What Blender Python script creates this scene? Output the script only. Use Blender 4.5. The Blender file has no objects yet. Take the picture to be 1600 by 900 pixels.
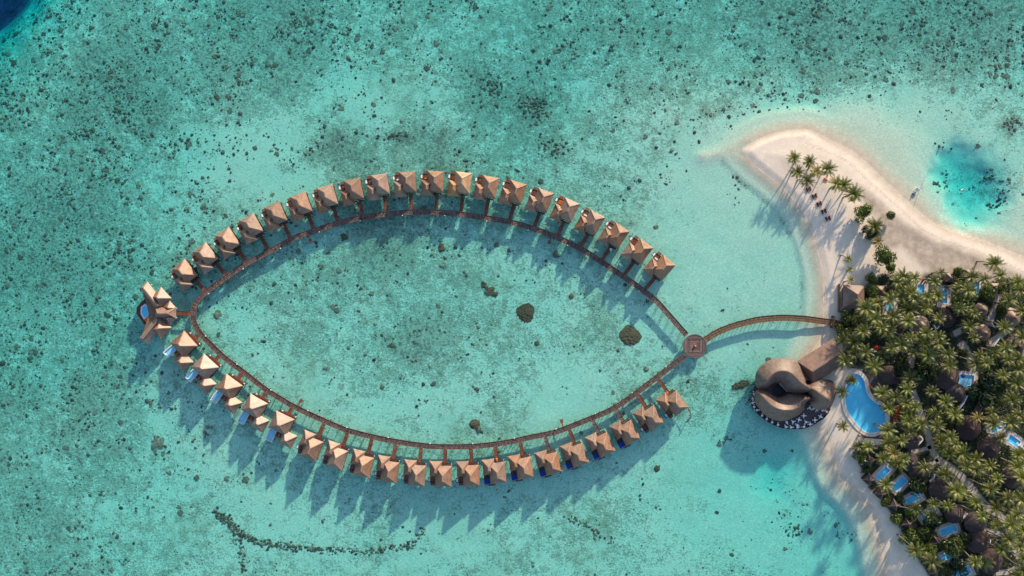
import bpy, bmesh, math, random
import numpy as np
from mathutils import Vector
from mathutils.geometry import delaunay_2d_cdt

random.seed(7)
rng = np.random.default_rng(11)
R = math.radians
SC = bpy.context.scene
COL = SC.collection

# ------------------------------------------------------------------ camera, sky, sun, exposure
S = 0.28            # metres per photo pixel at water level
H = 330.0           # height of the drone
cam_d = bpy.data.cameras.new('camera')
cam = bpy.data.objects.new('camera', cam_d)
COL.objects.link(cam)
cam.location = (0, 0, H)
cam.rotation_euler = (0, 0, 0)
cam_d.sensor_width = 36.0
cam_d.lens = 36.0 * H / (1600 * S)
cam_d.clip_start = 1.0
cam_d.clip_end = 5000
SC.camera = cam

SUN_AZ = 26.0       # degrees from +Y towards +X
SUN_EL = 19.0
world = bpy.data.worlds.new('World')
SC.world = world
world.use_nodes = True
wn = world.node_tree.nodes
wn.clear()
wo = wn.new('ShaderNodeOutputWorld')
wb = wn.new('ShaderNodeBackground')
ws = wn.new('ShaderNodeTexSky')
ws.sky_type = 'NISHITA'
ws.sun_disc = False
ws.sun_elevation = R(SUN_EL)
ws.sun_rotation = R(SUN_AZ)
ws.air_density = 1.0
ws.dust_density = 0.9
ws.ozone_density = 1.0
wb.inputs[1].default_value = 0.15
world.node_tree.links.new(ws.outputs[0], wb.inputs[0])
world.node_tree.links.new(wb.outputs[0], wo.inputs[0])

sun_d = bpy.data.lights.new('sun', 'SUN')
sun_d.energy = 4.5
sun_d.angle = R(1.4)
sun_d.color = (1.0, 0.82, 0.62)
sun = bpy.data.objects.new('sun', sun_d)
COL.objects.link(sun)
_sd = Vector((math.sin(R(SUN_AZ)) * math.cos(R(SUN_EL)), math.cos(R(SUN_AZ)) * math.cos(R(SUN_EL)), math.sin(R(SUN_EL))))
sun.rotation_euler = _sd.to_track_quat('Z', 'Y').to_euler()
sun.location = _sd * 300

SC.view_settings.view_transform = 'Standard'
SC.view_settings.look = 'None'
SC.view_settings.exposure = 0.74
SC.view_settings.gamma = 1.0
SC.view_settings.use_curve_mapping = False
SC.render.engine = 'CYCLES'
SC.cycles.max_bounces = 6
SC.cycles.diffuse_bounces = 2
SC.cycles.glossy_bounces = 2
SC.cycles.transmission_bounces = 2
SC.cycles.transparent_max_bounces = 12
SC.cycles.volume_bounces = 0
SC.cycles.caustics_reflective = False
SC.cycles.caustics_refractive = False
SC.cycles.use_denoising = True


# ------------------------------------------------------------------ helpers
def W(px, py, z=0.0):
    f = (H - z) / H
    return Vector(((px - 800) * S * f, (450 - py) * S * f, z))


def W2(px, py, z=0.0):
    p = W(px, py, z)
    return (p.x, p.y)


def link(o, parent=None):
    COL.objects.link(o)
    if parent is not None:
        o.parent = parent
    return o


def tag(o, label=None, cat=None, group=None, kind=None):
    if label: o['label'] = label
    if cat: o['category'] = cat
    if group: o['group'] = group
    if kind: o['kind'] = kind
    return o


def top(name, label, cat, loc=(0, 0, 0), rz=0.0, group=None, kind=None):
    o = bpy.data.objects.new(name, None)
    o.empty_display_size = 0.5
    COL.objects.link(o)
    o.location = loc
    o.rotation_euler = (0, 0, rz)
    return tag(o, label, cat, group, kind)


def obj(name, me, mat=None, parent=None, loc=None, rz=0.0, scale=None):
    if mat is not None and len(me.materials) == 0:
        me.materials.append(mat)
    o = bpy.data.objects.new(name, me)
    link(o, parent)
    if loc is not None: o.location = loc
    if rz: o.rotation_euler = (0, 0, rz)
    if scale is not None: o.scale = scale
    return o


def copy_tree(o, parent=None):
    c = o.copy()
    COL.objects.link(c)
    c.parent = parent
    for ch in list(o.children):
        copy_tree(ch, c)
    return c


class MB:
    """collects faces of one mesh"""
    def __init__(self):
        self.v, self.f = [], []

    def add(self, vs, fs):
        n = len(self.v)
        self.v.extend([tuple(p) for p in vs])
        self.f.extend([tuple(i + n for i in f) for f in fs])
        return self

    def prism(self, poly, z0, z1, taper=0.0):
        n = len(poly)
        if taper:
            c = (sum(p[0] for p in poly) / n, sum(p[1] for p in poly) / n)
            tp = [(p[0] + (c[0] - p[0]) * taper, p[1] + (c[1] - p[1]) * taper) for p in poly]
        else:
            tp = poly
        vs = [(p[0], p[1], z0) for p in poly] + [(p[0], p[1], z1) for p in tp]
        fs = [tuple(range(n))[::-1], tuple(range(n, 2 * n))]
        fs += [(i, (i + 1) % n, n + (i + 1) % n, n + i) for i in range(n)]
        return self.add(vs, fs)

    def box(self, cx, cy, cz, sx, sy, sz, a=0.0):
        ca, sa = math.cos(a), math.sin(a)
        pts = [(-sx / 2, -sy / 2), (sx / 2, -sy / 2), (sx / 2, sy / 2), (-sx / 2, sy / 2)]
        return self.prism([(cx + x * ca - y * sa, cy + x * sa + y * ca) for x, y in pts], cz - sz / 2, cz + sz / 2)

    def bar(self, p, q, w, h=None):
        h = h or w
        p, q = Vector(p), Vector(q)
        d = (q - p)
        if d.length < 1e-6: return self
        d.normalize()
        up = Vector((0, 0, 1)) if abs(d.z) < 0.95 else Vector((1, 0, 0))
        s = d.cross(up).normalized()
        u = s.cross(d).normalized()
        vs = []
        for c in (p, q):
            for a, b in ((-1, -1), (1, -1), (1, 1), (-1, 1)):
                vs.append(c + s * (a * w / 2) + u * (b * h / 2))
        return self.add(vs, [(3, 2, 1, 0), (4, 5, 6, 7), (0, 1, 5, 4), (1, 2, 6, 5), (2, 3, 7, 6), (3, 0, 4, 7)])

    def tube(self, pts, rads, n=8):
        rings = []
        pts = [Vector(p) for p in pts]
        for i, p in enumerate(pts):
            d = (pts[min(i + 1, len(pts) - 1)] - pts[max(i - 1, 0)]).normalized()
            ref = Vector((0, 1, 0)) if abs(d.y) < 0.9 else Vector((1, 0, 0))
            s = d.cross(ref).normalized()
            u = d.cross(s)
            rings.append([p + (s * math.cos(2 * math.pi * k / n) + u * math.sin(2 * math.pi * k / n)) * rads[i] for k in range(n)])
        vs = [q for r in rings for q in r]
        fs = []
        for i in range(len(pts) - 1):
            for k in range(n):
                fs.append((i * n + k, i * n + (k + 1) % n, (i + 1) * n + (k + 1) % n, (i + 1) * n + k))
        fs.append(tuple(range(n))[::-1])
        fs.append(tuple(range((len(pts) - 1) * n, len(pts) * n)))
        return self.add(vs, fs)

    def mesh(self, name, mat=None, smooth=False, fix=True):
        me = bpy.data.meshes.new(name)
        me.from_pydata(self.v, [], self.f)
        if fix:
            bm = bmesh.new()
            bm.from_mesh(me)
            bmesh.ops.remove_doubles(bm, verts=bm.verts, dist=1e-4)
            bmesh.ops.recalc_face_normals(bm, faces=bm.faces)
            bm.to_mesh(me)
            bm.free()
        if smooth:
            me.polygons.foreach_set('use_smooth', [True] * len(me.polygons))
        if mat is not None:
            me.materials.append(mat)
        me.update()
        return me


# ------------------------------------------------------------------ materials
def mat_new(name):
    m = bpy.data.materials.new(name)
    m.use_nodes = True
    nt = m.node_tree
    b = nt.nodes['Principled BSDF']
    return m, nt, b


def mat_simple(name, c1, c2=None, scale=1.0, rough=0.8, detail=4.0, stretch=None, bump=0.0, spec=0.2, rand=0.0, coord='Object', contrast=(0.35, 0.65)):
    """two-tone noise material; rand varies brightness from object to object"""
    m, nt, b = mat_new(name)
    N, L = nt.nodes, nt.links
    b.inputs['Roughness'].default_value = rough
    b.inputs['Specular IOR Level'].default_value = spec
    if c2 is None:
        c2 = tuple(c * 0.8 for c in c1)
    tc = N.new('ShaderNodeTexCoord')
    mp = N.new('ShaderNodeMapping')
    if stretch: mp.inputs['Scale'].default_value = stretch
    L.new(tc.outputs[coord], mp.inputs[0])
    nz = N.new('ShaderNodeTexNoise')
    nz.inputs['Scale'].default_value = scale
    nz.inputs['Detail'].default_value = detail
    nz.inputs['Roughness'].default_value = 0.65
    L.new(mp.outputs[0], nz.inputs['Vector'])
    rp = N.new('ShaderNodeMapRange')
    rp.inputs['From Min'].default_value = contrast[0]
    rp.inputs['From Max'].default_value = contrast[1]
    L.new(nz.outputs['Fac'], rp.inputs['Value'])
    mx = N.new('ShaderNodeMix')
    mx.data_type = 'RGBA'
    mx.inputs['A'].default_value = (*c1, 1)
    mx.inputs['B'].default_value = (*c2, 1)
    L.new(rp.outputs[0], mx.inputs['Factor'])
    out = mx.outputs['Result']
    if rand:
        oi = N.new('ShaderNodeObjectInfo')
        mr = N.new('ShaderNodeMapRange')
        mr.inputs['To Min'].default_value = 1 - rand
        mr.inputs['To Max'].default_value = 1 + rand
        L.new(oi.outputs['Random'], mr.inputs['Value'])
        hs = N.new('ShaderNodeHueSaturation')
        L.new(mr.outputs[0], hs.inputs['Value'])
        L.new(out, hs.inputs['Color'])
        out = hs.outputs['Color']
    L.new(out, b.inputs['Base Color'])
    if bump:
        bp = N.new('ShaderNodeBump')
        bp.inputs['Strength'].default_value = bump
        bp.inputs['Distance'].default_value = 0.1
        L.new(nz.outputs['Fac'], bp.inputs['Height'])
        L.new(bp.outputs[0], b.inputs['Normal'])
    return m


def mat_leaf(name, c1, c2, trans=0.35, rand=0.2):
    m, nt, b = mat_new(name)
    N, L = nt.nodes, nt.links
    N.remove(b)
    out = N['Material Output']
    geo = N.new('ShaderNodeNewGeometry')
    oi = N.new('ShaderNodeObjectInfo')
    mx = N.new('ShaderNodeMix'); mx.data_type = 'RGBA'
    mx.inputs['A'].default_value = (*c1, 1)
    mx.inputs['B'].default_value = (*c2, 1)
    L.new(geo.outputs['Random Per Island'], mx.inputs['Factor'])
    mr = N.new('ShaderNodeMapRange')
    mr.inputs['To Min'].default_value = 1 - rand
    mr.inputs['To Max'].default_value = 1 + rand
    L.new(oi.outputs['Random'], mr.inputs['Value'])
    hs = N.new('ShaderNodeHueSaturation')
    L.new(mr.outputs[0], hs.inputs['Value'])
    L.new(mx.outputs['Result'], hs.inputs['Color'])
    d = N.new('ShaderNodeBsdfDiffuse')
    t = N.new('ShaderNodeBsdfTranslucent')
    g = N.new('ShaderNodeBsdfGlossy')
    g.inputs['Roughness'].default_value = 0.4
    g.inputs['Color'].default_value = (1, 1, 1, 1)
    L.new(hs.outputs['Color'], d.inputs['Color'])
    L.new(hs.outputs['Color'], t.inputs['Color'])
    ms = N.new('ShaderNodeMixShader'); ms.inputs[0].default_value = trans
    L.new(d.outputs[0], ms.inputs[1]); L.new(t.outputs[0], ms.inputs[2])
    m2 = N.new('ShaderNodeMixShader'); m2.inputs[0].default_value = 0.03
    L.new(ms.outputs[0], m2.inputs[1]); L.new(g.outputs[0], m2.inputs[2])
    L.new(m2.outputs[0], out.inputs['Surface'])
    return m


def mat_thatch(name, c1, c2, spec=0.7, rough=0.5):
    """dry palm thatch: fine straw streaks running down the slope, weathered blotches"""
    m, nt, b = mat_new(name)
    N, L = nt.nodes, nt.links
    b.inputs['Roughness'].default_value = rough          # dry straw has a waxy sheen
    b.inputs['Specular IOR Level'].default_value = spec
    tc = N.new('ShaderNodeTexCoord')
    fine = N.new('ShaderNodeTexNoise'); fine.inputs['Scale'].default_value = 3.2; fine.inputs['Detail'].default_value = 5; fine.inputs['Roughness'].default_value = 0.7
    big = N.new('ShaderNodeTexNoise'); big.inputs['Scale'].default_value = 0.55; big.inputs['Detail'].default_value = 3
    oi = N.new('ShaderNodeObjectInfo')
    va = N.new('ShaderNodeVectorMath'); va.operation = 'MULTIPLY_ADD'
    L.new(oi.outputs['Random'], va.inputs[0])
    va.inputs[1].default_value = (40, 70, 20)
    L.new(tc.outputs['Object'], va.inputs[2])
    L.new(va.outputs[0], fine.inputs['Vector'])
    L.new(va.outputs[0], big.inputs['Vector'])
    wv = N.new('ShaderNodeTexWave'); wv.wave_type = 'BANDS'; wv.bands_direction = 'Z'
    wv.inputs['Scale'].default_value = 0.55; wv.inputs['Distortion'].default_value = 4.0; wv.inputs['Detail'].default_value = 2
    L.new(va.outputs[0], wv.inputs['Vector'])
    a1 = N.new('ShaderNodeMath'); a1.operation = 'MULTIPLY_ADD'
    L.new(big.outputs['Fac'], a1.inputs[0]); a1.inputs[1].default_value = 0.8
    L.new(fine.outputs['Fac'], a1.inputs[2])
    a2 = N.new('ShaderNodeMath'); a2.operation = 'MULTIPLY_ADD'
    L.new(wv.outputs['Fac'], a2.inputs[0]); a2.inputs[1].default_value = 0.09
    L.new(a1.outputs[0], a2.inputs[2])
    rp = N.new('ShaderNodeMapRange'); rp.inputs['From Min'].default_value = 0.68; rp.inputs['From Max'].default_value = 1.20
    L.new(a2.outputs[0], rp.inputs['Value'])
    mx = N.new('ShaderNodeMix'); mx.data_type = 'RGBA'
    mx.inputs['A'].default_value = (*c1, 1); mx.inputs['B'].default_value = (*c2, 1)
    L.new(rp.outputs[0], mx.inputs['Factor'])
    mr = N.new('ShaderNodeMapRange'); mr.inputs['To Min'].default_value = 0.80; mr.inputs['To Max'].default_value = 1.14
    L.new(oi.outputs['Random'], mr.inputs['Value'])
    hs = N.new('ShaderNodeHueSaturation')
    L.new(mr.outputs[0], hs.inputs['Value']); L.new(mx.outputs['Result'], hs.inputs['Color'])
    fr_ = N.new('ShaderNodeMath'); fr_.operation = 'MULTIPLY'; L.new(oi.outputs['Random'], fr_.inputs[0]); fr_.inputs[1].default_value = 7.31
    fq_ = N.new('ShaderNodeMath'); fq_.operation = 'FRACT'; L.new(fr_.outputs[0], fq_.inputs[0])
    sr_ = N.new('ShaderNodeMapRange'); sr_.inputs['To Min'].default_value = 0.72; sr_.inputs['To Max'].default_value = 1.18
    L.new(fq_.outputs[0], sr_.inputs['Value']); L.new(sr_.outputs[0], hs.inputs['Saturation'])
    st = N.new('ShaderNodeTexNoise'); st.inputs['Scale'].default_value = 0.28; st.inputs['Detail'].default_value = 5; st.inputs['Roughness'].default_value = .7
    L.new(va.outputs[0], st.inputs['Vector'])
    sm = N.new('ShaderNodeMapRange'); sm.inputs['From Min'].default_value = .54; sm.inputs['From Max'].default_value = .70; sm.inputs['To Max'].default_value = .45
    L.new(st.outputs['Fac'], sm.inputs['Value'])
    mxs = N.new('ShaderNodeMix'); mxs.data_type = 'RGBA'
    L.new(sm.outputs[0], mxs.inputs['Factor']); L.new(hs.outputs['Color'], mxs.inputs['A'])
    mxs.inputs['B'].default_value = (c2[0] * .5, c2[1] * .55, c2[2] * .6, 1)
    L.new(mxs.outputs['Result'], b.inputs['Base Color'])
    bp = N.new('ShaderNodeBump'); bp.inputs['Strength'].default_value = 0.3; bp.inputs['Distance'].default_value = 0.1
    L.new(fine.outputs['Fac'], bp.inputs['Height'])
    L.new(bp.outputs[0], b.inputs['Normal'])
    return m


M = {}
M['thatch'] = mat_thatch('thatch_weathered', (0.315, 0.18, 0.115), (0.135, 0.074, 0.052), 0.7)
M['thatch_brown'] = mat_thatch('thatch_brown', (0.24, 0.13, 0.085), (0.13, 0.07, 0.05))
M['thatch_gold'] = mat_thatch('thatch_golden', (0.46, 0.225, 0.07), (0.27, 0.13, 0.045), 0.6)
M['thatch_dark'] = mat_thatch('thatch_dark', (0.085, 0.06, 0.058), (0.05, 0.036, 0.037), 0.1, 0.8)  # darker thatch copy, palm shade painted into the roof colour
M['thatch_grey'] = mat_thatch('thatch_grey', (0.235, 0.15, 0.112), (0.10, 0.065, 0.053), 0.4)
M['thatch_rest'] = mat_thatch('thatch_restaurant', (0.215, 0.138, 0.10), (0.10, 0.064, 0.052), 0.6, 0.52)


def add_straw(m):
    """straw streaks following the mesh attributes along/down of a free-form roof"""
    nt = m.node_tree
    N, L = nt.nodes, nt.links
    b = N['Principled BSDF']
    src = b.inputs['Base Color'].links[0].from_socket
    a1 = N.new('ShaderNodeAttribute'); a1.attribute_name = 'along'
    a2 = N.new('ShaderNodeAttribute'); a2.attribute_name = 'down'
    cb = N.new('ShaderNodeCombineXYZ')
    for k, (a_, f) in enumerate(((a1, 2.6), (a2, 1.6))):
        mu = N.new('ShaderNodeMath'); mu.operation = 'MULTIPLY'; mu.inputs[1].default_value = f
        L.new(a_.outputs['Fac'], mu.inputs[0]); L.new(mu.outputs[0], cb.inputs[k])
    nz = N.new('ShaderNodeTexNoise'); nz.inputs['Scale'].default_value = 1.0; nz.inputs['Detail'].default_value = 3; nz.inputs['Roughness'].default_value = .7
    L.new(cb.outputs[0], nz.inputs['Vector'])
    mr = N.new('ShaderNodeMapRange'); mr.inputs['From Min'].default_value = .3; mr.inputs['From Max'].default_value = .7
    mr.inputs['To Min'].default_value = .55; mr.inputs['To Max'].default_value = 1.4
    L.new(nz.outputs['Fac'], mr.inputs['Value'])
    hs = N.new('ShaderNodeHueSaturation')
    L.new(src, hs.inputs['Color']); L.new(mr.outputs[0], hs.inputs['Value'])
    L.new(hs.outputs['Color'], b.inputs['Base Color'])


add_straw(M['thatch_rest'])
M['ridge'] = mat_simple('thatch_ridge_cap', (0.34, 0.24, 0.18), (0.24, 0.165, 0.125), 3.0, 0.95, rand=0.12)
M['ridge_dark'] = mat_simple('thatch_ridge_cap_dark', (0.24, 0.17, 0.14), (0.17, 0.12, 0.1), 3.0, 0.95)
M['wood'] = mat_simple('grey_brown_boards', (0.165, 0.115, 0.105), (0.075, 0.052, 0.05), 2.2, 0.75, detail=6, rand=0.1, contrast=(0.3, 0.7))


def vary_boards(m, lo, hi):
    """each board its own shade"""
    nt = m.node_tree
    b = nt.nodes['Principled BSDF']
    src = b.inputs['Base Color'].links[0].from_socket
    g = nt.nodes.new('ShaderNodeNewGeometry')
    mr = nt.nodes.new('ShaderNodeMapRange')
    mr.inputs['To Min'].default_value = lo; mr.inputs['To Max'].default_value = hi
    nt.links.new(g.outputs['Random Per Island'], mr.inputs['Value'])
    hs = nt.nodes.new('ShaderNodeHueSaturation')
    nt.links.new(src, hs.inputs['Color']); nt.links.new(mr.outputs[0], hs.inputs['Value'])
    nt.links.new(hs.outputs['Color'], b.inputs['Base Color'])


vary_boards(M['wood'], .45, 1.7)
M['redwood'] = mat_simple('red_brown_boards', (0.20, 0.065, 0.038), (0.125, 0.042, 0.027), 2.5, 0.6, detail=5, rand=0.2)
M['brownwood'] = mat_simple('brown_boards', (0.17, 0.10, 0.055), (0.10, 0.06, 0.036), 2.5, 0.65, detail=5, rand=0.15)
vary_boards(M['redwood'], .75, 1.25)
vary_boards(M['brownwood'], .7, 1.35)
M['darkwood'] = mat_simple('dark_boards', (0.085, 0.05, 0.042), (0.05, 0.03, 0.027), 2.0, 0.7, rand=0.2)
M['beam'] = mat_simple('timber_beam', (0.20, 0.12, 0.085), (0.13, 0.08, 0.06), 2.0, 0.7)
M['pile'] = mat_simple('timber_pile', (0.12, 0.09, 0.075), (0.07, 0.055, 0.05), 2.0, 0.8)
M['wall'] = mat_simple('timber_wall', (0.22, 0.14, 0.09), (0.15, 0.095, 0.06), 1.5, 0.7)
M['white'] = mat_simple('white_paint', (0.80, 0.79, 0.77), (0.68, 0.67, 0.66), 1.5, 0.5)
M['cloth'] = mat_simple('white_cloth', (0.80, 0.79, 0.80), (0.70, 0.70, 0.72), 2.0, 0.9)
M['red'] = mat_simple('red_fabric', (0.55, 0.05, 0.025), (0.42, 0.035, 0.02), 2.0, 0.8)
M['orange'] = mat_simple('orange_fabric', (0.70, 0.16, 0.03), (0.55, 0.11, 0.02), 2.0, 0.8)
M['maroon'] = mat_simple('maroon_wood', (0.16, 0.028, 0.022), (0.10, 0.02, 0.018), 2.0, 0.6)
M['bluefabric'] = mat_simple('blue_fabric', (0.03, 0.10, 0.42), (0.02, 0.07, 0.30), 2.0, 0.8)
M['pooltile'] = mat_simple('pool_blue_tile', (0.22, 0.74, 0.98), (0.18, 0.67, 0.95), 1.2, 0.5)
M['pooltile_pale'] = mat_simple('pool_pale_tile', (0.55, 0.83, 0.95), (0.46, 0.77, 0.93), 1.2, 0.5)
M['pooltile_deep'] = mat_simple('pool_navy_tile', (0.008, 0.045, 0.32), (0.006, 0.03, 0.23), 1.2, 0.5)
M['stone_pale'] = mat_simple('pale_paving', (0.52, 0.46, 0.40), (0.42, 0.37, 0.32), 1.0, 0.9)
M['stone_white'] = mat_simple('white_coping', (0.72, 0.70, 0.70), (0.62, 0.60, 0.60), 1.0, 0.8)
M['stone_dark'] = mat_simple('dark_paving', (0.105, 0.085, 0.085), (0.075, 0.062, 0.065), 0.8, 0.85)
M['pathsand'] = mat_simple('sandy_path', (0.46, 0.40, 0.34), (0.34, 0.29, 0.24), 0.6, 0.95)
M['apron'] = mat_simple('sand_apron', (0.70, 0.605, 0.50), (0.60, 0.51, 0.415), 1.0, 0.95)
M['trunk'] = mat_simple('palm_trunk', (0.27, 0.22, 0.17), (0.17, 0.135, 0.105), 2.0, 0.9, rand=0.2)
M['bark'] = mat_simple('bark', (0.14, 0.10, 0.075), (0.09, 0.065, 0.05), 2.0, 0.9)
M['frond'] = mat_leaf('palm_frond', (0.19, 0.195, 0.03), (0.062, 0.088, 0.016), 0.28, 0.35)
M['frond_dry'] = mat_leaf('palm_frond_dry', (0.28, 0.19, 0.09), (0.18, 0.12, 0.06), 0.2, 0.2)
M['frond_yellow'] = mat_leaf('palm_frond_yellow', (0.30, 0.24, 0.05), (0.20, 0.17, 0.04), 0.3, 0.2)
M['leaf'] = mat_leaf('broad_leaf', (0.12, 0.155, 0.025), (0.045, 0.075, 0.015), 0.3, 0.25)
M['leaf_dark'] = mat_leaf('under_leaf', (0.04, 0.065, 0.02), (0.02, 0.036, 0.013), 0.2, 0.2)  # dark green, lowered further to paint deep shade into the grove gaps
M['coral'] = mat_simple('coral_rock', (0.34, 0.225, 0.155), (0.12, 0.085, 0.065), 1.6, 0.95, rand=0.35)
M['coral_olive'] = mat_simple('coral_olive', (0.25, 0.125, 0.068), (0.115, 0.06, 0.038), 2.0, 0.95, rand=0.2, contrast=(0.3, 0.7))
M['grey'] = mat_simple('grey_metal', (0.35, 0.36, 0.38), (0.28, 0.29, 0.31), 1.0, 0.5)
M['net'] = mat_simple('pale_net', (0.45, 0.52, 0.54), (0.36, 0.42, 0.45), 1.5, 0.8)
M['greenroof'] = mat_simple('green_awning', (0.12, 0.14, 0.05), (0.09, 0.105, 0.04), 1.0, 0.8)
M['dark'] = mat_simple('black_plastic', (0.03, 0.03, 0.035), (0.02, 0.02, 0.022), 1.0, 0.5)


def mat_pool_water():
    m, nt, b = mat_new('pool_water')
    N, L = nt.nodes, nt.links
    N.remove(b)
    out = N['Material Output']
    t = N.new('ShaderNodeBsdfTransparent'); t.inputs[0].default_value = (0.76, 0.95, 1.0, 1)
    g = N.new('ShaderNodeBsdfGlossy'); g.inputs['Roughness'].default_value = 0.04
    # Schlick reflectance of a water surface, the same from both sides
    ge = N.new('ShaderNodeNewGeometry')
    dt = N.new('ShaderNodeVectorMath'); dt.operation = 'DOT_PRODUCT'
    L.new(ge.outputs['Incoming'], dt.inputs[0]); L.new(ge.outputs['True Normal'], dt.inputs[1])
    ab = N.new('ShaderNodeMath'); ab.operation = 'ABSOLUTE'; L.new(dt.outputs['Value'], ab.inputs[0])
    om = N.new('ShaderNodeMath'); om.operation = 'SUBTRACT'; om.inputs[0].default_value = 1.0; L.new(ab.outputs[0], om.inputs[1])
    pw = N.new('ShaderNodeMath'); pw.operation = 'POWER'; L.new(om.outputs[0], pw.inputs[0]); pw.inputs[1].default_value = 5.0
    fr = N.new('ShaderNodeMath'); fr.operation = 'MULTIPLY_ADD'; L.new(pw.outputs[0], fr.inputs[0]); fr.inputs[1].default_value = 0.98; fr.inputs[2].default_value = 0.02
    ms = N.new('ShaderNodeMixShader')
    tc = N.new('ShaderNodeTexCoord')
    nz = N.new('ShaderNodeTexNoise'); nz.inputs['Scale'].default_value = 1.5; nz.inputs['Detail'].default_value = 3
    bp = N.new('ShaderNodeBump'); bp.inputs['Strength'].default_value = 0.15; bp.inputs['Distance'].default_value = 0.1
    L.new(tc.outputs['Object'], nz.inputs['Vector'])
    L.new(nz.outputs['Fac'], bp.inputs['Height'])
    L.new(bp.outputs[0], g.inputs['Normal'])
    L.new(fr.outputs[0], ms.inputs[0]); L.new(t.outputs[0], ms.inputs[1]); L.new(g.outputs[0], ms.inputs[2])
    L.new(ms.outputs[0], out.inputs['Surface'])
    return m


def mat_sea():
    m = mat_pool_water()
    m.name = 'lagoon_water'
    nt = m.node_tree
    N, L = nt.nodes, nt.links
    for n in N:
        if n.type == 'BSDF_TRANSPARENT': n.inputs[0].default_value = (1, 1, 1, 1)
        if n.type == 'TEX_NOISE':
            n.inputs['Scale'].default_value = 0.7; n.inputs['Detail'].default_value = 5
        if n.type == 'BUMP': n.inputs['Strength'].default_value = 0.35
        if n.type == 'BSDF_GLOSSY': n.inputs['Roughness'].default_value = 0.08
    va = N.new('ShaderNodeVolumeAbsorption')
    va.inputs['Color'].default_value = (0.0, 0.90, 0.948, 1)
    va.inputs['Density'].default_value = 0.212
    L.new(va.outputs[0], N['Material Output'].inputs['Volume'])
    return m


M['poolwater'] = mat_pool_water()
M['sea'] = mat_sea()

# ------------------------------------------------------------------ numpy fields
def vnoise(x, y, scale, seed, octaves=4, gain=0.5):
    """value noise in -1..1 on world metres"""
    tot = np.zeros_like(x, dtype=float)
    amp, norm = 1.0, 0.0
    for o in range(octaves):
        g = np.random.default_rng(seed * 31 + o).uniform(-1, 1, (256, 256))
        u = x / scale * (2 ** o) + 1000.3
        v = y / scale * (2 ** o) + 1000.7
        i, j = np.floor(u).astype(int), np.floor(v).astype(int)
        fu, fv = u - i, v - j
        fu, fv = fu * fu * (3 - 2 * fu), fv * fv * (3 - 2 * fv)
        a = g[i % 256, j % 256]; b_ = g[(i + 1) % 256, j % 256]
        c = g[i % 256, (j + 1) % 256]; d = g[(i + 1) % 256, (j + 1) % 256]
        tot += amp * ((a * (1 - fu) + b_ * fu) * (1 - fv) + (c * (1 - fu) + d * fu) * fv)
        norm += amp
        amp *= gain
    return tot / norm


def sstep(t, a, b):
    t = np.clip((t - a) / (b - a), 0, 1)
    return t * t * (3 - 2 * t)


def seg_dist(x, y, pts, closed=True):
    """distance to a polyline and index of nearest segment"""
    best = np.full(x.shape, 1e9)
    idx = np.zeros(x.shape, dtype=int)
    n = len(pts)
    for k in range(n if closed else n - 1):
        ax, ay = pts[k]; bx, by = pts[(k + 1) % n]
        dx, dy = bx - ax, by - ay
        l2 = dx * dx + dy * dy
        if l2 < 1e-9: continue
        t = np.clip(((x - ax) * dx + (y - ay) * dy) / l2, 0, 1)
        d = np.hypot(x - ax - t * dx, y - ay - t * dy)
        m = d < best
        best = np.where(m, d, best); idx = np.where(m, k, idx)
    return best, idx


def inside(x, y, pts):
    r = np.zeros(x.shape, dtype=bool)
    n = len(pts)
    for k in range(n):
        ax, ay = pts[k]; bx, by = pts[(k + 1) % n]
        if ay == by: continue
        c = ((ay > y) != (by > y)) & (x < (bx - ax) * (y - ay) / (by - ay) + ax)
        r ^= c
    return r


def sdist(x, y, pts):
    d, i = seg_dist(x, y, pts)
    return np.where(inside(x, y, pts), d, -d), i


def smooth_poly(pts, n=6, closed=True):
    """Catmull-Rom through points"""
    out = []
    m = len(pts)
    for i in range(m if closed else m - 1):
        if closed:
            p0, p1, p2, p3 = pts[i - 1], pts[i], pts[(i + 1) % m], pts[(i + 2) % m]
        else:
            p0, p1, p2, p3 = pts[max(i - 1, 0)], pts[i], pts[i + 1], pts[min(i + 2, m - 1)]
        for k in range(n):
            t = k / n
            out.append(tuple(0.5 * (2 * p1[c] + (p2[c] - p0[c]) * t + (2 * p0[c] - 5 * p1[c] + 4 * p2[c] - p3[c]) * t * t + (3 * p1[c] - p0[c] - 3 * p2[c] + p3[c]) * t ** 3) for c in range(len(p1))))
    if not closed: out.append(tuple(pts[-1]))
    return out


def field(x, y, ctrl, sig):
    """normalised gaussian blend of control values given at photo-pixel places"""
    num = np.zeros(x.shape); den = np.zeros(x.shape) + 1e-9
    for px, py, v in ctrl:
        cx, cy = (px - 800) * S, (450 - py) * S
        w = np.exp(-((x - cx) ** 2 + (y - cy) ** 2) / (2 * (sig * S) ** 2)) + 1e-7
        num += w * v; den += w
    return num / den


COAST_W = [(1261, 201), (1236, 203), (1212, 207), (1188, 216), (1169, 226), (1158, 236), (1163, 243), (1183, 262), (1209, 283), (1235, 307), (1256, 334), (1268, 363), (1277, 392), (1284, 421), (1287, 450), (1286, 480), (1286, 508), (1281, 530), (1268, 550), (1258, 575), (1256, 610), (1268, 645), (1279, 665), (1290, 690), (1300, 722), (1311, 747), (1336, 770), (1357, 800), (1369, 832), (1377, 864), (1383, 898), (1392, 950), (1420, 1030), (1500, 1120)]
COAST_N = [(2000, 1150), (2050, 600), (1850, 520), (1700, 450), (1600, 402), (1545, 378), (1501, 363), (1458, 346), (1429, 324), (1400, 298), (1371, 272), (1337, 240), (1302, 221)]
_w = smooth_poly(COAST_W, 4, closed=False)
_n = smooth_poly(COAST_N, 4, closed=False)
COAST = [W2(*p) for p in _w] + [W2(*p) for p in _n]
N_WEST = len(_w)

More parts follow.
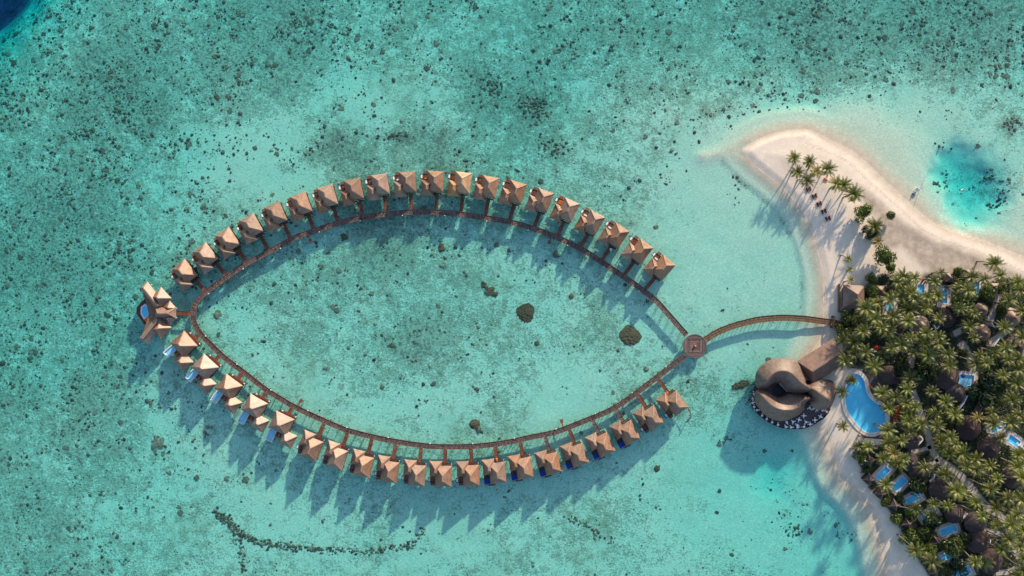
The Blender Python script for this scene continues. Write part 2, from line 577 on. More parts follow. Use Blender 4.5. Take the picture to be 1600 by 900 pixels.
DEPTH = [(200, 200, 2.0), (60, 450, 2.1), (500, 80, 2.1), (800, 80, 2.1), (1100, 100, 2.0), (1450, 80, 2.0), (1560, 150, 1.7), (450, 240, 1.5), (600, 190, 1.6), (150, 750, 1.8), (450, 850, 1.6), (700, 850, 1.6), (950, 850, 1.6), (650, 500, 1.7), (450, 480, 1.7), (850, 480, 1.6), (950, 580, 1.45), (900, 640, 1.4), (700, 650, 1.45), (420, 620, 1.4), (1150, 420, 1.2), (1180, 330, 1.1), (1220, 380, 1.05), (1060, 300, 1.3), (1050, 400, 1.3), (1140, 560, 1.3), (1150, 680, 1.7), (1200, 740, 2.3), (1215, 770, 2.0), (1300, 850, 2.1), (1150, 830, 1.6), (1420, 220, 0.62), (1360, 210, 0.75), (1480, 190, 0.7), (1560, 330, 0.7), (1580, 240, 0.9), (1120, 238, 0.5), (1090, 250, 0.75), (1320, 120, 1.8), (1000, 250, 1.7)]
REEF = [(150, 150, .85), (60, 90, .7), (400, 130, .75), (650, 60, .7), (800, 130, .72), (1000, 60, .75), (1300, 90, .85), (1500, 60, .85), (1560, 170, .6), (100, 400, .75), (250, 330, .65), (480, 220, .15), (430, 240, .08), (600, 185, .22), (540, 240, .62), (640, 225, .6), (750, 240, .62), (900, 230, .55), (1000, 260, .5), (1060, 300, .12), (1150, 400, .04), (1200, 330, .05), (1100, 340, .05), (1420, 230, .03), (1520, 210, .08), (1580, 300, .3), (1350, 180, .25), (1200, 160, .65), (80, 600, .72), (150, 750, .66), (60, 850, .7), (250, 800, .58), (330, 700, .5), (450, 800, .4), (550, 830, .4), (700, 800, .35), (800, 850, .4), (900, 800, .4), (1050, 830, .38), (1100, 620, .4), (1140, 690, .3), (1200, 740, .03), (1230, 820, .3), (1300, 800, .2), (500, 440, .62), (420, 450, .6), (380, 500, .5), (450, 550, .48), (600, 450, .62), (650, 560, .64), (720, 500, .58), (800, 560, .55), (760, 620, .6), (880, 480, .58), (950, 600, .4), (900, 640, .2), (1000, 560, .42), (1030, 520, .3), (650, 660, .35), (420, 600, .25), (600, 360, .6), (480, 400, .4), (750, 400, .5), (900, 420, .45), (1060, 430, .1), (1130, 540, .08), (350, 330, .6), (600, 280, .6), (380, 280, .2)]
HOLE = [(1503, 256, 37, 0.78), (1490, 270, 33, 0.86), (1520, 270, 35, 0.7), (1536, 302, 44, 1.56), (1512, 312, 42, 0.94), (1556, 305, 20, 0.39), (1468, 277, 16, 0.78), (1472, 252, 14, 0.39), (1484, 314, 14, 0.55), (1510, 328, 24, 0.55), (1502, 226, 15, 0.39)]

# main curved pool + villa pools on the island (photo pixels, ground height about 1.3)
GZ = 1.35
MAIN_POOL = [(1334, 584), (1343, 586), (1350, 595), (1352, 605), (1356, 617), (1366, 628), (1377, 635), (1383, 645), (1384, 656), (1379, 668), (1369, 675), (1358, 676), (1347, 671), (1335, 658), (1325, 643), (1321, 628), (1321, 612), (1324, 598), (1328, 588)]


def rect_px(cx, cy, l, w, ang):
    """rectangle in pixels, l along angle (degrees, image axes)"""
    a = R(ang)
    ux, uy = math.cos(a), math.sin(a)
    return [(cx + ux * l / 2 * i - uy * w / 2 * j, cy + uy * l / 2 * i + ux * w / 2 * j) for i, j in ((-1, -1), (1, -1), (1, 1), (-1, 1))]


ISLAND_POOLS = [  # centre, length, width, angle, wording
    (1379.5, 740, 23, 10, -47, 'narrow blue pool beside the first dark gazebo from the curved pool'),
    (1405.5, 756, 23, 11, -46, 'white-rimmed blue pool behind the second gazebo from the curved pool'),
    (1427, 779, 23, 10, -30, 'blue pool behind the third dark gazebo along the lower beach'),
    (1451.5, 805, 23, 10, -32, 'blue pool half under palm fronds behind the grey gazebo'),
    (1482, 828.5, 25, 11, -20, 'wide blue pool beside two round dark thatched roofs'),
    (1480, 869, 18, 9, -22, 'small blue pool under the broad tree near the lower edge'),
    (1504, 894, 24, 12, -24, 'blue pool cut by the lower edge of the photo'),
    (1439, 453, 10, 17, 0, 'blue pool below the maroon loungers in the upper grove'),
    (1475, 463, 10, 22, 0, 'blue pool with white lower rim between palms in the upper grove'),
    (1525, 449, 10, 16, 3, 'blue pool beside the leaning palms near the north beach'),
    (1391, 478, 11, 14, 2, 'blue pool partly hidden by palms near the beach pavilion'),
    (1510, 595, 23, 18, 3, 'pale square pool with white rim deep in the palm grove'),
    (1556, 669, 18, 9, -25, 'shaded blue pool beside pale parasol in the grove'),
    (1584, 689, 20, 11, 35, 'shaded blue pool by the white loungers in the grove')]
POOL_POLYS = [[W2(px, py, GZ) for px, py in smooth_poly(MAIN_POOL, 4)]] + [[W2(px, py, GZ) for px, py in rect_px(*p[:5])] for p in ISLAND_POOLS]


def ground_z(x, y, pits=True):
    x = np.asarray(x, float); y = np.asarray(y, float)
    d, idx = sdist(x, y, COAST)
    dw, _ = seg_dist(x, y, COAST[:N_WEST], False)
    dn, _ = seg_dist(x, y, COAST[N_WEST - 1:], False)
    north = sstep(dw - dn + 4 * vnoise(x, y, 12, 61, 3), -9, 9)
    # dry land
    n1 = vnoise(x, y, 14, 3, 3)
    hw = 0.32 * sstep(d, 0, 2.4) + 0.24 * sstep(d, 2.1, 2.9) + 0.79 * sstep(d, 3, 18)
    hn = 0.75 * sstep(d, -1, 9) + 0.60 * sstep(d, 8, 20)
    south = sstep(y, -65, -52)          # no scarp on the southern beach
    hw = hw * south + (1 - south) * (0.65 * sstep(d, 0, 8) + 0.7 * sstep(d, 6, 18))
    land = hw * (1 - north) + hn * north + 0.05 * n1 * sstep(d, 3, 8)
    # sea bed
    t = -d
    D0 = field(x, y, DEPTH, 70)
    px = x / S + 800; py = 450 - y / S
    wlag = sstep(py, 215, 260) * (1 - sstep(py, 470, 520))
    shelf_w = 0.55 * sstep(t, 0, 6) + (D0 - 0.55) * sstep(t, 6.5, 9.5)
    shelf_n = 0.42 * sstep(t, 0, 9) + np.maximum(D0 - 0.42, 0.05) * sstep(t, 8, 30)
    shelf_s = 0.55 * sstep(t, 0, 7) + (D0 - 0.55) * sstep(t, 7, 12)
    sea = (shelf_w * wlag + shelf_s * (1 - wlag)) * (1 - north) + shelf_n * north
    # sand spit trailing off the western tip
    spit, _ = seg_dist(x, y, [W2(1165, 232), W2(1130, 238), W2(1100, 244)], False)
    sea = sea - (sea - 0.30) * np.exp(-(spit / 3.2) ** 2) * 0.9
    hole = np.zeros(x.shape)
    wx = x + 4.5 * vnoise(x, y, 9, 21, 3); wy = y + 4.5 * vnoise(x, y, 9, 22, 3)
    for hx, hy, hr, hd in HOLE:
        cx, cy = W2(hx, hy)
        q = ((wx - cx) ** 2 + (wy - cy) ** 2) / (hr * S) ** 2
        hole += hd * np.exp(-q)
    sea = sea + hole
    bx, by = W2(1205, 742)
    sea = sea + 1.0 * np.exp(-(((wx - bx) / 9.0) ** 2 + ((wy - by) / 11.0) ** 2))
    # reef edge dropping into the ocean at the corner
    e = px + 0.75 * py + 22 * vnoise(x, y, 16, 8, 3)
    sea = sea + 0.8 * (1 - sstep(e, 60, 180)) + 3.5 * (1 - sstep(e, 20, 90)) + 34 * (1 - sstep(e, -130, 58))
    sea = sea + 0.16 * vnoise(x, y, 9, 5, 4) * sstep(t, 8, 20)
    z = np.where(d > 0, land, -np.maximum(sea, 0.0))
    if pits:
        for poly in POOL_POLYS:
            xs = [p[0] for p in poly]; ys = [p[1] for p in poly]
            m = (x > min(xs) - 3) & (x < max(xs) + 3) & (y > min(ys) - 3) & (y < max(ys) + 3)
            if m.any():
                dd, _ = sdist(x[m], y[m], poly)
                zz = z[m]
                zz = np.where(dd > -0.85, -0.35, zz)
                z[m] = zz
    return z


def gz1(x, y):
    return float(ground_z(np.array([x]), np.array([y]), False)[0])


GROVE = [W2(px, py, GZ) for px, py in [(1318, 520), (1330, 470), (1362, 445), (1375, 425), (1400, 428), (1430, 440), (1445, 425), (1480, 432), (1520, 425), (1545, 440), (1570, 430), (1620, 440), (1700, 480), (1900, 600), (1900, 1050), (1480, 1010), (1450, 900), (1420, 855), (1395, 810), (1370, 770), (1338, 722), (1345, 700), (1385, 690), (1392, 655), (1380, 625), (1362, 610), (1350, 580), (1325, 575), (1310, 560), (1322, 540)]]

# ------------------------------------------------------------------ terrain: sea bed and island in one sheet
def axis(lo, hi, bands):
    out = [lo]
    for a, b, st in bands:
        n = max(1, int(round((b - a) / st)))
        out += [a + (b - a) * (k + 1) / n for k in range(n)]
    return np.array(out)


def build_terrain():
    xs = axis(-900, 900, [(-900, -240, 15), (-240, 92, 1.5), (92, 238, 0.7), (238, 330, 3), (330, 900, 15)])
    ys = axis(-700, 700, [(-700, -145, 15), (-145, 140, 0.85), (140, 700, 15)])
    X, Y = np.meshgrid(xs, ys)
    nx, ny = len(xs), len(ys)
    x, y = X.ravel(), Y.ravel()
    z = ground_z(x, y)
    d, idx = sdist(x, y, COAST)
    px = x / S + 800; py = 450 - y / S
    me = bpy.data.meshes.new('terrain')
    me.vertices.add(nx * ny)
    me.vertices.foreach_set('co', np.stack([x, y, z], 1).ravel())
    i = np.arange((nx - 1) * (ny - 1))
    a = (i // (nx - 1)) * nx + i % (nx - 1)
    q = np.stack([a, a + 1, a + nx + 1, a + nx], 1)
    me.loops.add(q.size)
    me.loops.foreach_set('vertex_index', q.ravel())
    me.polygons.add(len(q))
    me.polygons.foreach_set('loop_start', np.arange(len(q)) * 4)
    me.polygons.foreach_set('loop_total', np.full(len(q), 4))
    me.polygons.foreach_set('use_smooth', np.ones(len(q), bool))
    me.update(calc_edges=True)
    reef = field(x, y, REEF, 38) + 0.30 * vnoise(x, y, 28, 12, 4) * (d < -14)
    reef = np.clip(reef, 0, 1) * sstep(-d, 6, 22)
    algae = np.clip(0.5 + 0.9 * vnoise(x, y, 22, 44, 4), 0, 1)
    for cx, cy, r, v in [(835, 165, 26, .9), (865, 232, 26, .6), (700, 300, 120, .25), (445, 262, 13, .7), (480, 243, 15, .8), (520, 224, 24, 1.1), (555, 240, 34, .6), (620, 212, 15, 1.2), (650, 214, 12, .6), (690, 214, 12, .5), (1100, 620, 40, .4), (1165, 600, 18, .8), (600, 370, 60, .5), (760, 130, 40, .3), (1580, 195, 14, 1.0), (640, 560, 60, .2), (940, 540, 50, .25)]:
        wx, wy = W2(cx, cy)
        algae += v * np.exp(-((x - wx) ** 2 + (y - wy) ** 2) / (2 * (r * S * .8) ** 2)) * np.clip(.75 + .8 * vnoise(x, y, 4, 71, 3), 0, 1.3)
        reef += .5 * v * np.exp(-((x - wx) ** 2 + (y - wy) ** 2) / (2 * (r * S * .8) ** 2))
    for hx, hy, hr, hd in HOLE:
        cx, cy = W2(hx, hy)
        reef += .05 * hd * np.exp(-((x - cx) ** 2 + (y - cy) ** 2) / (hr * S) ** 2)
    band = np.exp(-((-d - 9.3) / 1.5) ** 2) * sstep(py, 225, 270) * (1 - sstep(py, 470, 520)) * (px < 1300) * np.clip(.7 + .9 * vnoise(x, y, 6, 93, 3), 0, 1)
    algae = algae + 1.0 * band; reef = reef + .55 * band
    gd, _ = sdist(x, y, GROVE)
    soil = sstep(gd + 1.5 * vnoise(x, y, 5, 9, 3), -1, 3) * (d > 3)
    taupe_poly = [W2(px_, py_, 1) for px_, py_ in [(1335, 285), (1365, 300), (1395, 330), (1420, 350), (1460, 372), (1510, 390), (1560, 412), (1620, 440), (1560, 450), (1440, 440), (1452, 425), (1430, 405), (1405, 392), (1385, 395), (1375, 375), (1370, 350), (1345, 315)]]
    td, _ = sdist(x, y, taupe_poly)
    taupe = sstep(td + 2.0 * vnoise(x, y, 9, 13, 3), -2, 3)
    wet = (1 - sstep(z, 0.02, 0.34)) * sstep(z, -0.6, -0.1)
    wr = np.abs(d - 5.6 - 1.2 * vnoise(x, y, 30, 17, 2))
    wrack = np.where(idx >= N_WEST - 1, (1 - sstep(wr, 0.1, 0.8)) * .5, 0)
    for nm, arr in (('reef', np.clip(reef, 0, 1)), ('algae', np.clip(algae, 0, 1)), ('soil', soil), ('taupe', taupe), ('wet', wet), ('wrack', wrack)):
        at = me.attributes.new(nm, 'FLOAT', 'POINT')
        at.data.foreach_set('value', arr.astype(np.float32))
    # material
    m, nt, b = mat_new('coral_sand_and_rubble')
    N, L = nt.nodes, nt.links
    b.inputs['Roughness'].default_value = 0.95
    b.inputs['Specular IOR Level'].default_value = 0.05
    tc = N.new('ShaderNodeTexCoord')

    def attr(n):
        a_ = N.new('ShaderNodeAttribute'); a_.attribute_name = n
        return a_.outputs['Fac']

    def noise(sc, det=4, rough=.6):
        n_ = N.new('ShaderNodeTexNoise'); n_.inputs['Scale'].default_value = sc; n_.inputs['Detail'].default_value = det; n_.inputs['Roughness'].default_value = rough
        L.new(tc.outputs['Object'], n_.inputs['Vector'])
        return n_.outputs['Fac']

    def math_(op, a_, b_, c_=None, clamp=False):
        n_ = N.new('ShaderNodeMath'); n_.operation = op; n_.use_clamp = clamp
        for k, v in enumerate((a_, b_, c_)):
            if v is None: continue
            if isinstance(v, (int, float)): n_.inputs[k].default_value = v
            else: L.new(v, n_.inputs[k])
        return n_.outputs[0]

    def rng_(v, a_, b_, lo=0.0, hi=1.0):
        n_ = N.new('ShaderNodeMapRange'); n_.interpolation_type = 'SMOOTHSTEP'
        for k, q_ in zip(('From Min', 'From Max', 'To Min', 'To Max'), (a_, b_, lo, hi)): n_.inputs[k].default_value = q_
        L.new(v, n_.inputs['Value'])
        return n_.outputs[0]

    def mix(f, a_, b_):
        n_ = N.new('ShaderNodeMix'); n_.data_type = 'RGBA'
        if isinstance(f, float): n_.inputs['Factor'].default_value = f
        else: L.new(f, n_.inputs['Factor'])
        for k, v in (('A', a_), ('B', b_)):
            if isinstance(v, tuple): n_.inputs[k].default_value = (*v, 1)
            else: L.new(v, n_.inputs[k])
        return n_.outputs['Result']

    fine = noise(1.15, 5, .75)
    mid = noise(0.32, 4, .6)
    big = noise(0.05, 4, .6)
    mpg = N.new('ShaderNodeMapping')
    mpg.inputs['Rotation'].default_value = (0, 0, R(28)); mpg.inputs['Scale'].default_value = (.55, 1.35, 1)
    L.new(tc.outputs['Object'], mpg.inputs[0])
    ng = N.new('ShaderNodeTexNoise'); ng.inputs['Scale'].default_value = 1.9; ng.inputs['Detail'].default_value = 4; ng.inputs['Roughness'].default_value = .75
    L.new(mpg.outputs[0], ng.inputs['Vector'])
    ripple_speckle = ng.outputs['Fac']  # sand mottling plus ripple and caustic light painted into the bed colour
    reef_a = attr('reef')
    # rubble patches grow with the reef attribute
    mid2 = noise(0.11, 4, .6)
    mot = math_('MULTIPLY_ADD', fine, 0.5, math_('MULTIPLY_ADD', mid, 0.3, math_('MULTIPLY', mid2, 0.2)))
    thr = math_('MULTIPLY_ADD', reef_a, 0.24, -0.645)          # minus the threshold
    f_rub = rng_(math_('ADD', mot, thr), -0.045, 0.05)
    tone = noise(0.9, 3, .7)
    f_dk = rng_(math_('ADD', math_('MULTIPLY_ADD', tone, 0.7, math_('MULTIPLY', mid, 0.3)), thr), 0.055, 0.11)
    s2 = math_('MULTIPLY_ADD', attr('algae'), 0.30, math_('MULTIPLY_ADD', mid, 0.5, math_('MULTIPLY', fine, 0.3)))
    f_alg = math_('MULTIPLY', rng_(s2, 0.50, 0.78), rng_(reef_a, 0.05, 0.5))
    sand_sub = mix(rng_(ripple_speckle, .3, .7), (0.90, 0.845, 0.67), (0.57, 0.53, 0.41))
    sand_sub = mix(rng_(fine, .38, .62, 0.0, .8), sand_sub, (0.60, 0.565, 0.43))
    c = mix(math_('MULTIPLY', f_alg, 0.60), sand_sub, (0.37, 0.335, 0.225))
    rub_c = mix(rng_(ripple_speckle, .35, .65), (0.46, 0.41, 0.30), (0.27, 0.235, 0.175))
    c = mix(math_('MULTIPLY', f_rub, 0.72), c, rub_c)
    c = mix(math_('MULTIPLY', f_dk, 0.7), c, (0.18, 0.14, 0.11))
    sand_dry = mix(rng_(big, .3, .7), (0.74, 0.64, 0.53), (0.68, 0.585, 0.485))
    sand_dry = mix(rng_(math_('MULTIPLY_ADD', fine, .5, math_('MULTIPLY', mid, .5)), .42, .62, 0.0, .55), sand_dry, (0.58, 0.49, 0.40))
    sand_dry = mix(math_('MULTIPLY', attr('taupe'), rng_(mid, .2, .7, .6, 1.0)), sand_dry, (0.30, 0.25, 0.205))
    soil_shade = mix(rng_(mid, .35, .65), (0.085, 0.068, 0.054), (0.038, 0.032, 0.025))  # dark soil, lowered further so the palm shade sits in its colour
    sand_dry = mix(math_('MULTIPLY', attr('soil'), .92), sand_dry, soil_shade)
    sand_dry = mix(math_('MULTIPLY', attr('wrack'), rng_(fine, .3, .6)), sand_dry, (0.33, 0.27, 0.21))
    geo = N.new('ShaderNodeNewGeometry')
    sx = N.new('ShaderNodeSeparateXYZ'); L.new(geo.outputs['Position'], sx.inputs[0])
    above = rng_(sx.outputs['Z'], -0.12, 0.06)
    c = mix(above, c, sand_dry)
    c = mix(math_('MULTIPLY', attr('wet'), rng_(mid, .3, .7, .35, .65)), c, (0.47, 0.375, 0.27))
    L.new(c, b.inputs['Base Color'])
    bp = N.new('ShaderNodeBump'); bp.inputs['Strength'].default_value = 0.6; bp.inputs['Distance'].default_value = 0.22
    hb = math_('MULTIPLY_ADD', f_rub, 0.8, math_('MULTIPLY', fine, 0.7))
    L.new(hb, bp.inputs['Height'])
    L.new(bp.outputs[0], b.inputs['Normal'])
    o = obj('terrain', me, m)
    tag(o, 'pale coral sand of the island beach and the lagoon floor', None, None, 'structure')
    return o


build_terrain()

sea = MB().prism([(-880, -680), (880, -680), (880, 680), (-880, 680)], -60, 0).mesh('lagoon_water', M['sea'])
tag(obj('lagoon_water', sea), 'clear turquoise lagoon water over the reef', None, None, 'structure')

# ------------------------------------------------------------------ roofs
def offset_poly(poly, d):
    """push a polygon outwards by d (vertex normals)"""
    n = len(poly)
    area = sum(poly[i][0] * poly[(i + 1) % n][1] - poly[(i + 1) % n][0] * poly[i][1] for i in range(n))
    sg = 1 if area > 0 else -1
    out = []
    for i in range(n):
        p0, p1, p2 = Vector(poly[i - 1][:2]), Vector(poly[i][:2]), Vector(poly[(i + 1) % n][:2])
        a, b = (p1 - p0).normalized(), (p2 - p1).normalized()
        na, nb = Vector((a.y, -a.x)) * sg, Vector((b.y, -b.x)) * sg
        nn = (na + nb)
        if nn.length < 1e-6: nn = na
        nn.normalize()
        c = max(0.45, nn.dot(na))
        q = p1 + nn * (d / c)
        out.append((q.x, q.y))
    return out


def hip_roof(cx, cy, w, l, ze, zr, ridge, axis_='y', thick=0.28, sag=0.06, inset=0.10):
    """hipped thatch roof, slightly sagging slopes and hollow eaves; returns roof mesh builder and ridge cap builder"""
    def tr(x, y):
        return (cx + x, cy + y) if axis_ == 'y' else (cx + y, cy + x)
    hw, hl, hr = w / 2, l / 2, ridge / 2
    base = []
    for a, b in (((-hw, -hl), (hw, -hl)), ((hw, -hl), (hw, hl)), ((hw, hl), (-hw, hl)), ((-hw, hl), (-hw, -hl))):
        for k in range(4):
            t = k / 4
            x, y = a[0] + (b[0] - a[0]) * t, a[1] + (b[1] - a[1]) * t
            s = inset * 4 * t * (1 - t)
            L_ = max(abs(x) / hw, abs(y) / hl)
            if abs(abs(x) - hw) < 1e-6: x -= math.copysign(s, x)
            elif abs(abs(y) - hl) < 1e-6: y -= math.copysign(s, y)
            base.append((x, y))
    def topp(x, y):
        return (0.0, max(-hr, min(hr, y * hr / max(hl - hw, 0.3) if False else max(-hr, min(hr, y)))))
    mb = MB()
    rings = []
    vs = []
    T = [0.0, 0.25, 0.5, 0.75, 1.0]
    for t in T:
        z = ze + (zr - ze) * (t - sag * t * (1 - t))
        ring = []
        for x, y in base:
            ex, ey = topp(x, y)
            q = tr(x + (ex - x) * t, y + (ey - y) * t)
            ring.append((q[0], q[1], z))
        rings.append(ring)
    low = []
    for x, y in base:
        q = tr(x * (1 - 0.12 / hw), y * (1 - 0.12 / hl))
        low.append((q[0], q[1], ze - thick))
    n = len(base)
    for r in [low] + rings: vs.extend(r)
    fs = []
    for i in range(len(rings)):
        for k in range(n):
            fs.append((i * n + k, i * n + (k + 1) % n, (i + 1) * n + (k + 1) % n, (i + 1) * n + k))
    fs.append(tuple(range(n))[::-1])
    mb.add(vs, fs)
    cap = MB()
    for ci in (0, 4, 8, 12):
        for i in range(len(T) - 1):
            p, q = Vector(rings[i][ci]), Vector(rings[i + 1][ci])
            cap.bar(p + Vector((0, 0, .05)), q + Vector((0, 0, .05)), .26, .14)
    a, b_ = tr(0, -hr - .1), tr(0, hr + .1)
    cap.bar((a[0], a[1], zr + .08), (b_[0], b_[1], zr + .08), .42, .2)
    return mb, cap


def cone_roof(r, ze, zr, n=28, thick=.3, sag=.12, jit=0.03, seed=0, ell=1.0):
    rd = random.Random(seed)
    vs, fs = [], []
    T = [0, .2, .4, .6, .8, .96]
    rad = [1 + rd.uniform(-jit, jit) for _ in range(n)]
    prof = [(r - .12, ze - thick)] + [(r * (1 - t), ze + (zr - ze) * (t - sag * t * (1 - t))) for t in T]
    for rr, z in prof:
        for k in range(n):
            a = 2 * math.pi * k / n
            vs.append((rr * rad[k] * math.cos(a), rr * rad[k] * ell * math.sin(a), z))
    for i in range(len(prof) - 1):
        for k in range(n):
            fs.append((i * n + k, i * n + (k + 1) % n, (i + 1) * n + (k + 1) % n, (i + 1) * n + k))
    fs.append(tuple(range(n))[::-1])
    fs.append(tuple(range((len(prof) - 1) * n, len(prof) * n)))
    return MB().add(vs, fs)


def lobe_roof(outline, ridge, ze, zr, step=0.9, power=0.85, thick=.35):
    """thatched roof over a free outline with a curved ridge (world xy lists)"""
    out = [Vector(p) for p in outline]
    xs = [p[0] for p in outline]; ys = [p[1] for p in outline]
    gx, gy = np.meshgrid(np.arange(min(xs), max(xs), step), np.arange(min(ys), max(ys), step))
    gx = gx.ravel() + rng.uniform(-.1, .1, gx.size); gy = gy.ravel() + rng.uniform(-.1, .1, gy.size)
    dd, _ = sdist(gx, gy, outline)
    dr, _ = seg_dist(gx, gy, ridge, False)
    keep = (dd > .3) & (dr > .35)
    pts = list(out) + [Vector(p) for p in ridge] + [Vector((a, b)) for a, b in zip(gx[keep], gy[keep])]
    n, m = len(out), len(ridge)
    edges = [(i, (i + 1) % n) for i in range(n)] + [(n + i, n + i + 1) for i in range(m - 1)]
    v2, e2, f2, *_ = delaunay_2d_cdt(pts, edges, [list(range(n))], 1, 1e-4)
    X = np.array([p[0] for p in v2]); Y = np.array([p[1] for p in v2])
    do, _ = seg_dist(X, Y, outline)
    dr, _ = seg_dist(X, Y, ridge, False)
    f = do / (do + dr + 1e-6)
    Z = ze + (zr - ze) * f ** power
    vs = [(float(x), float(y), float(z)) for x, y, z in zip(X, Y, Z)]
    mb = MB().add(vs, [tuple(f_) for f_ in f2])
    low = offset_poly(outline, -.15)
    mb.add([(p[0], p[1], ze) for p in outline] + [(p[0], p[1], ze - thick) for p in low], [(i, (i + 1) % n, n + (i + 1) % n, n + i) for i in range(n)])
    return mb


# ------------------------------------------------------------------ boardwalks
WALK_N = [(302, 490), (304, 478), (315, 463), (335, 447), (360, 429), (385, 412), (419, 394), (460, 372), (490, 361), (525, 349.5), (560, 341), (600, 335), (640, 331.5), (670, 331), (710, 333.5), (750, 339), (795, 346.5), (830, 356), (870, 371), (910, 390), (950, 416), (980, 436), (1005, 454), (1025, 470), (1044, 491), (1060, 509), (1074, 525)]
WALK_S = [(302, 490), (303, 503), (313, 521), (330, 539), (352, 560), (380, 581), (413, 607), (440, 624), (457, 634), (490, 650), (525, 665.5), (545, 673), (580, 682), (625, 691), (670, 697), (700, 698), (745, 697), (790, 691.5), (830, 683), (868, 675), (900, 663), (930, 651), (955, 640), (982, 623), (1020, 594.5), (1049, 572), (1073, 554)]
BRIDGE = [(1102, 531), (1115, 522.5), (1130, 515), (1150, 508), (1167, 503.5), (1185, 499.5), (1203, 497.5), (1222, 496.5), (1240, 497), (1256, 498), (1272, 500), (1287, 502), (1301, 504), (1312, 507), (1325, 512)]
DECK_Z = 1.55


def polyline(px_pts, z=DECK_Z, step=.5):
    pts = [W(*p, z) for p in smooth_poly([(float(a), float(b)) for a, b in px_pts], 8, False)]
    out = [pts[0]]
    acc = 0.0
    for a, b in zip(pts[:-1], pts[1:]):
        L_ = (b - a).length
        t = step - acc
        while t <= L_:
            out.append(a.lerp(b, t / L_))
            t += step
        acc = (acc + L_) % step
    return out


def boardwalk(name, label, pxs, width, mat, beam_mat, zfun=None, cat='boardwalk', pile_gap=4.0, posts=False):
    line = polyline(pxs, DECK_Z, .3)
    root = top(name, label, cat, (line[0].x, line[0].y, 0))
    o0 = Vector((line[0].x, line[0].y, 0))
    pl, lb, rb = MB(), MB(), MB()
    piles = []
    rd = random.Random(len(pxs))
    nL = len(line)
    prevL = prevR = None
    for i in range(nL - 1):
        d = (line[min(i + 1, nL - 1)] - line[max(i - 1, 0)]); d.z = 0; d.normalize()
        s = Vector((d.y, -d.x, 0))
        c = line[i] - o0
        if True:
            for sd in (-1, 1):
                a0, a1 = .05, width / 2 - .14
                dz = rd.uniform(-.012, .012) - (.045 if i % 6 == 5 else 0)
                p = [c + s * sd * a0 - d * .125, c + s * sd * a1 - d * .125, c + s * sd * a1 + d * .125, c + s * sd * a0 + d * .125]
                pl.prism([(q.x, q.y) for q in p], DECK_Z - .06 + dz, DECK_Z + dz)
        if i % 2 == 0:
            cl, cr = c + s * (-width / 2 + .06), c + s * (width / 2 - .06)
            cl.z = cr.z = DECK_Z + .02
            if prevL is not None:
                lb.bar(prevL, cl, .14, .34); rb.bar(prevR, cr, .14, .34)
            prevL, prevR = cl, cr
        if i % int(pile_gap / .3) == 4:
            piles.append((c, s))
    o = obj('plank_deck', pl.mesh('plank_deck', mat, fix=False), None, root); o['kind'] = 'stuff'
    obj('edge_beam', lb.mesh('edge_beam', beam_mat, fix=False), None, root)
    obj('edge_beam', rb.mesh('edge_beam', beam_mat, fix=False), None, root)
    un = MB()
    for i in range(0, nL - 3, 3):
        for off in (-width / 2 + .42, width / 2 - .42, 0):
            def pt(j):
                j = min(j, nL - 2)
                d = (line[j + 1] - line[max(j - 1, 0)]); d.z = 0; d.normalize()
                q = line[j] - o0 + Vector((d.y, -d.x, 0)) * off
                return (q.x, q.y, DECK_Z - .18)
            un.bar(pt(i), pt(i + 3), .6, .16)
    obj('joist', un.mesh('joist', M['darkwood'], fix=False), None, root)
    pm = MB().tube([(0, 0, -3), (0, 0, DECK_Z - .1)], [.13, .13], 7).mesh('pile', M['pile'])
    for c, s in piles:
        for sd in (-1, 1):
            q = c + s * sd * (width / 2 - .25)
            obj('pile', pm, None, root, (q.x, q.y, 0))
    return root, line


walk_n, LINE_N = boardwalk('boardwalk', 'upper curved boardwalk of grey brown planks joining the north row of villas', WALK_N, 2.35, M['wood'], M['beam'])
walk_s, LINE_S = boardwalk('boardwalk', 'lower curved boardwalk of grey brown planks joining the south row of villas', WALK_S, 2.35, M['wood'], M['beam'])
bridge, LINE_B = boardwalk('footbridge', 'curved warm brown footbridge from the round deck to the island beach', BRIDGE, 2.7, M['brownwood'], M['beam'], cat='bridge')

# round deck where the boardwalks meet
hub_c = W(1085.5, 540.7, DECK_Z)
hub = top('round_deck', 'round dark wooden deck with a lantern where three boardwalks meet', 'deck', (hub_c.x, hub_c.y, 0))
RH = 5.05
mbs = MB()
for quad in range(4):
    a0 = quad * math.pi / 2 + math.pi / 4
    ux, uy = math.cos(a0 + math.pi / 4), math.sin(a0 + math.pi / 4)
    nx_, ny_ = -uy, ux
    k = .3
    while k < RH * .98:
        # boards across the sector direction
        h = min(k, math.sqrt(max(RH * RH - (k + .13) ** 2, 0.0)))
        if h > .1:
            p = [(ux * (k - .125) + nx_ * -min(h, k - .1), uy * (k - .125) + ny_ * -min(h, k - .1)), (ux * (k + .125) - nx_ * h, uy * (k + .125) - ny_ * h),
                 (ux * (k + .125) + nx_ * h, uy * (k + .125) + ny_ * h), (ux * (k - .125) + nx_ * min(h, k - .1), uy * (k - .125) + ny_ * min(h, k - .1))]
            mbs.prism(p, DECK_Z - .08, DECK_Z + random.uniform(-.01, .012) + .03)
        k += .28
o = obj('plank_deck', mbs.mesh('hub_planks', M['wood'], fix=False), None, hub); o['kind'] = 'stuff'
mb = MB()
for k in range(40):
    a, b = 2 * math.pi * k / 40, 2 * math.pi * (k + 1) / 40
    mb.bar((RH * math.cos(a), RH * math.sin(a), DECK_Z - .05), (RH * math.cos(b), RH * math.sin(b), DECK_Z - .05), .18, .36)
obj('edge_beam', mb.mesh('hub_rim', M['beam'], fix=False), None, hub)
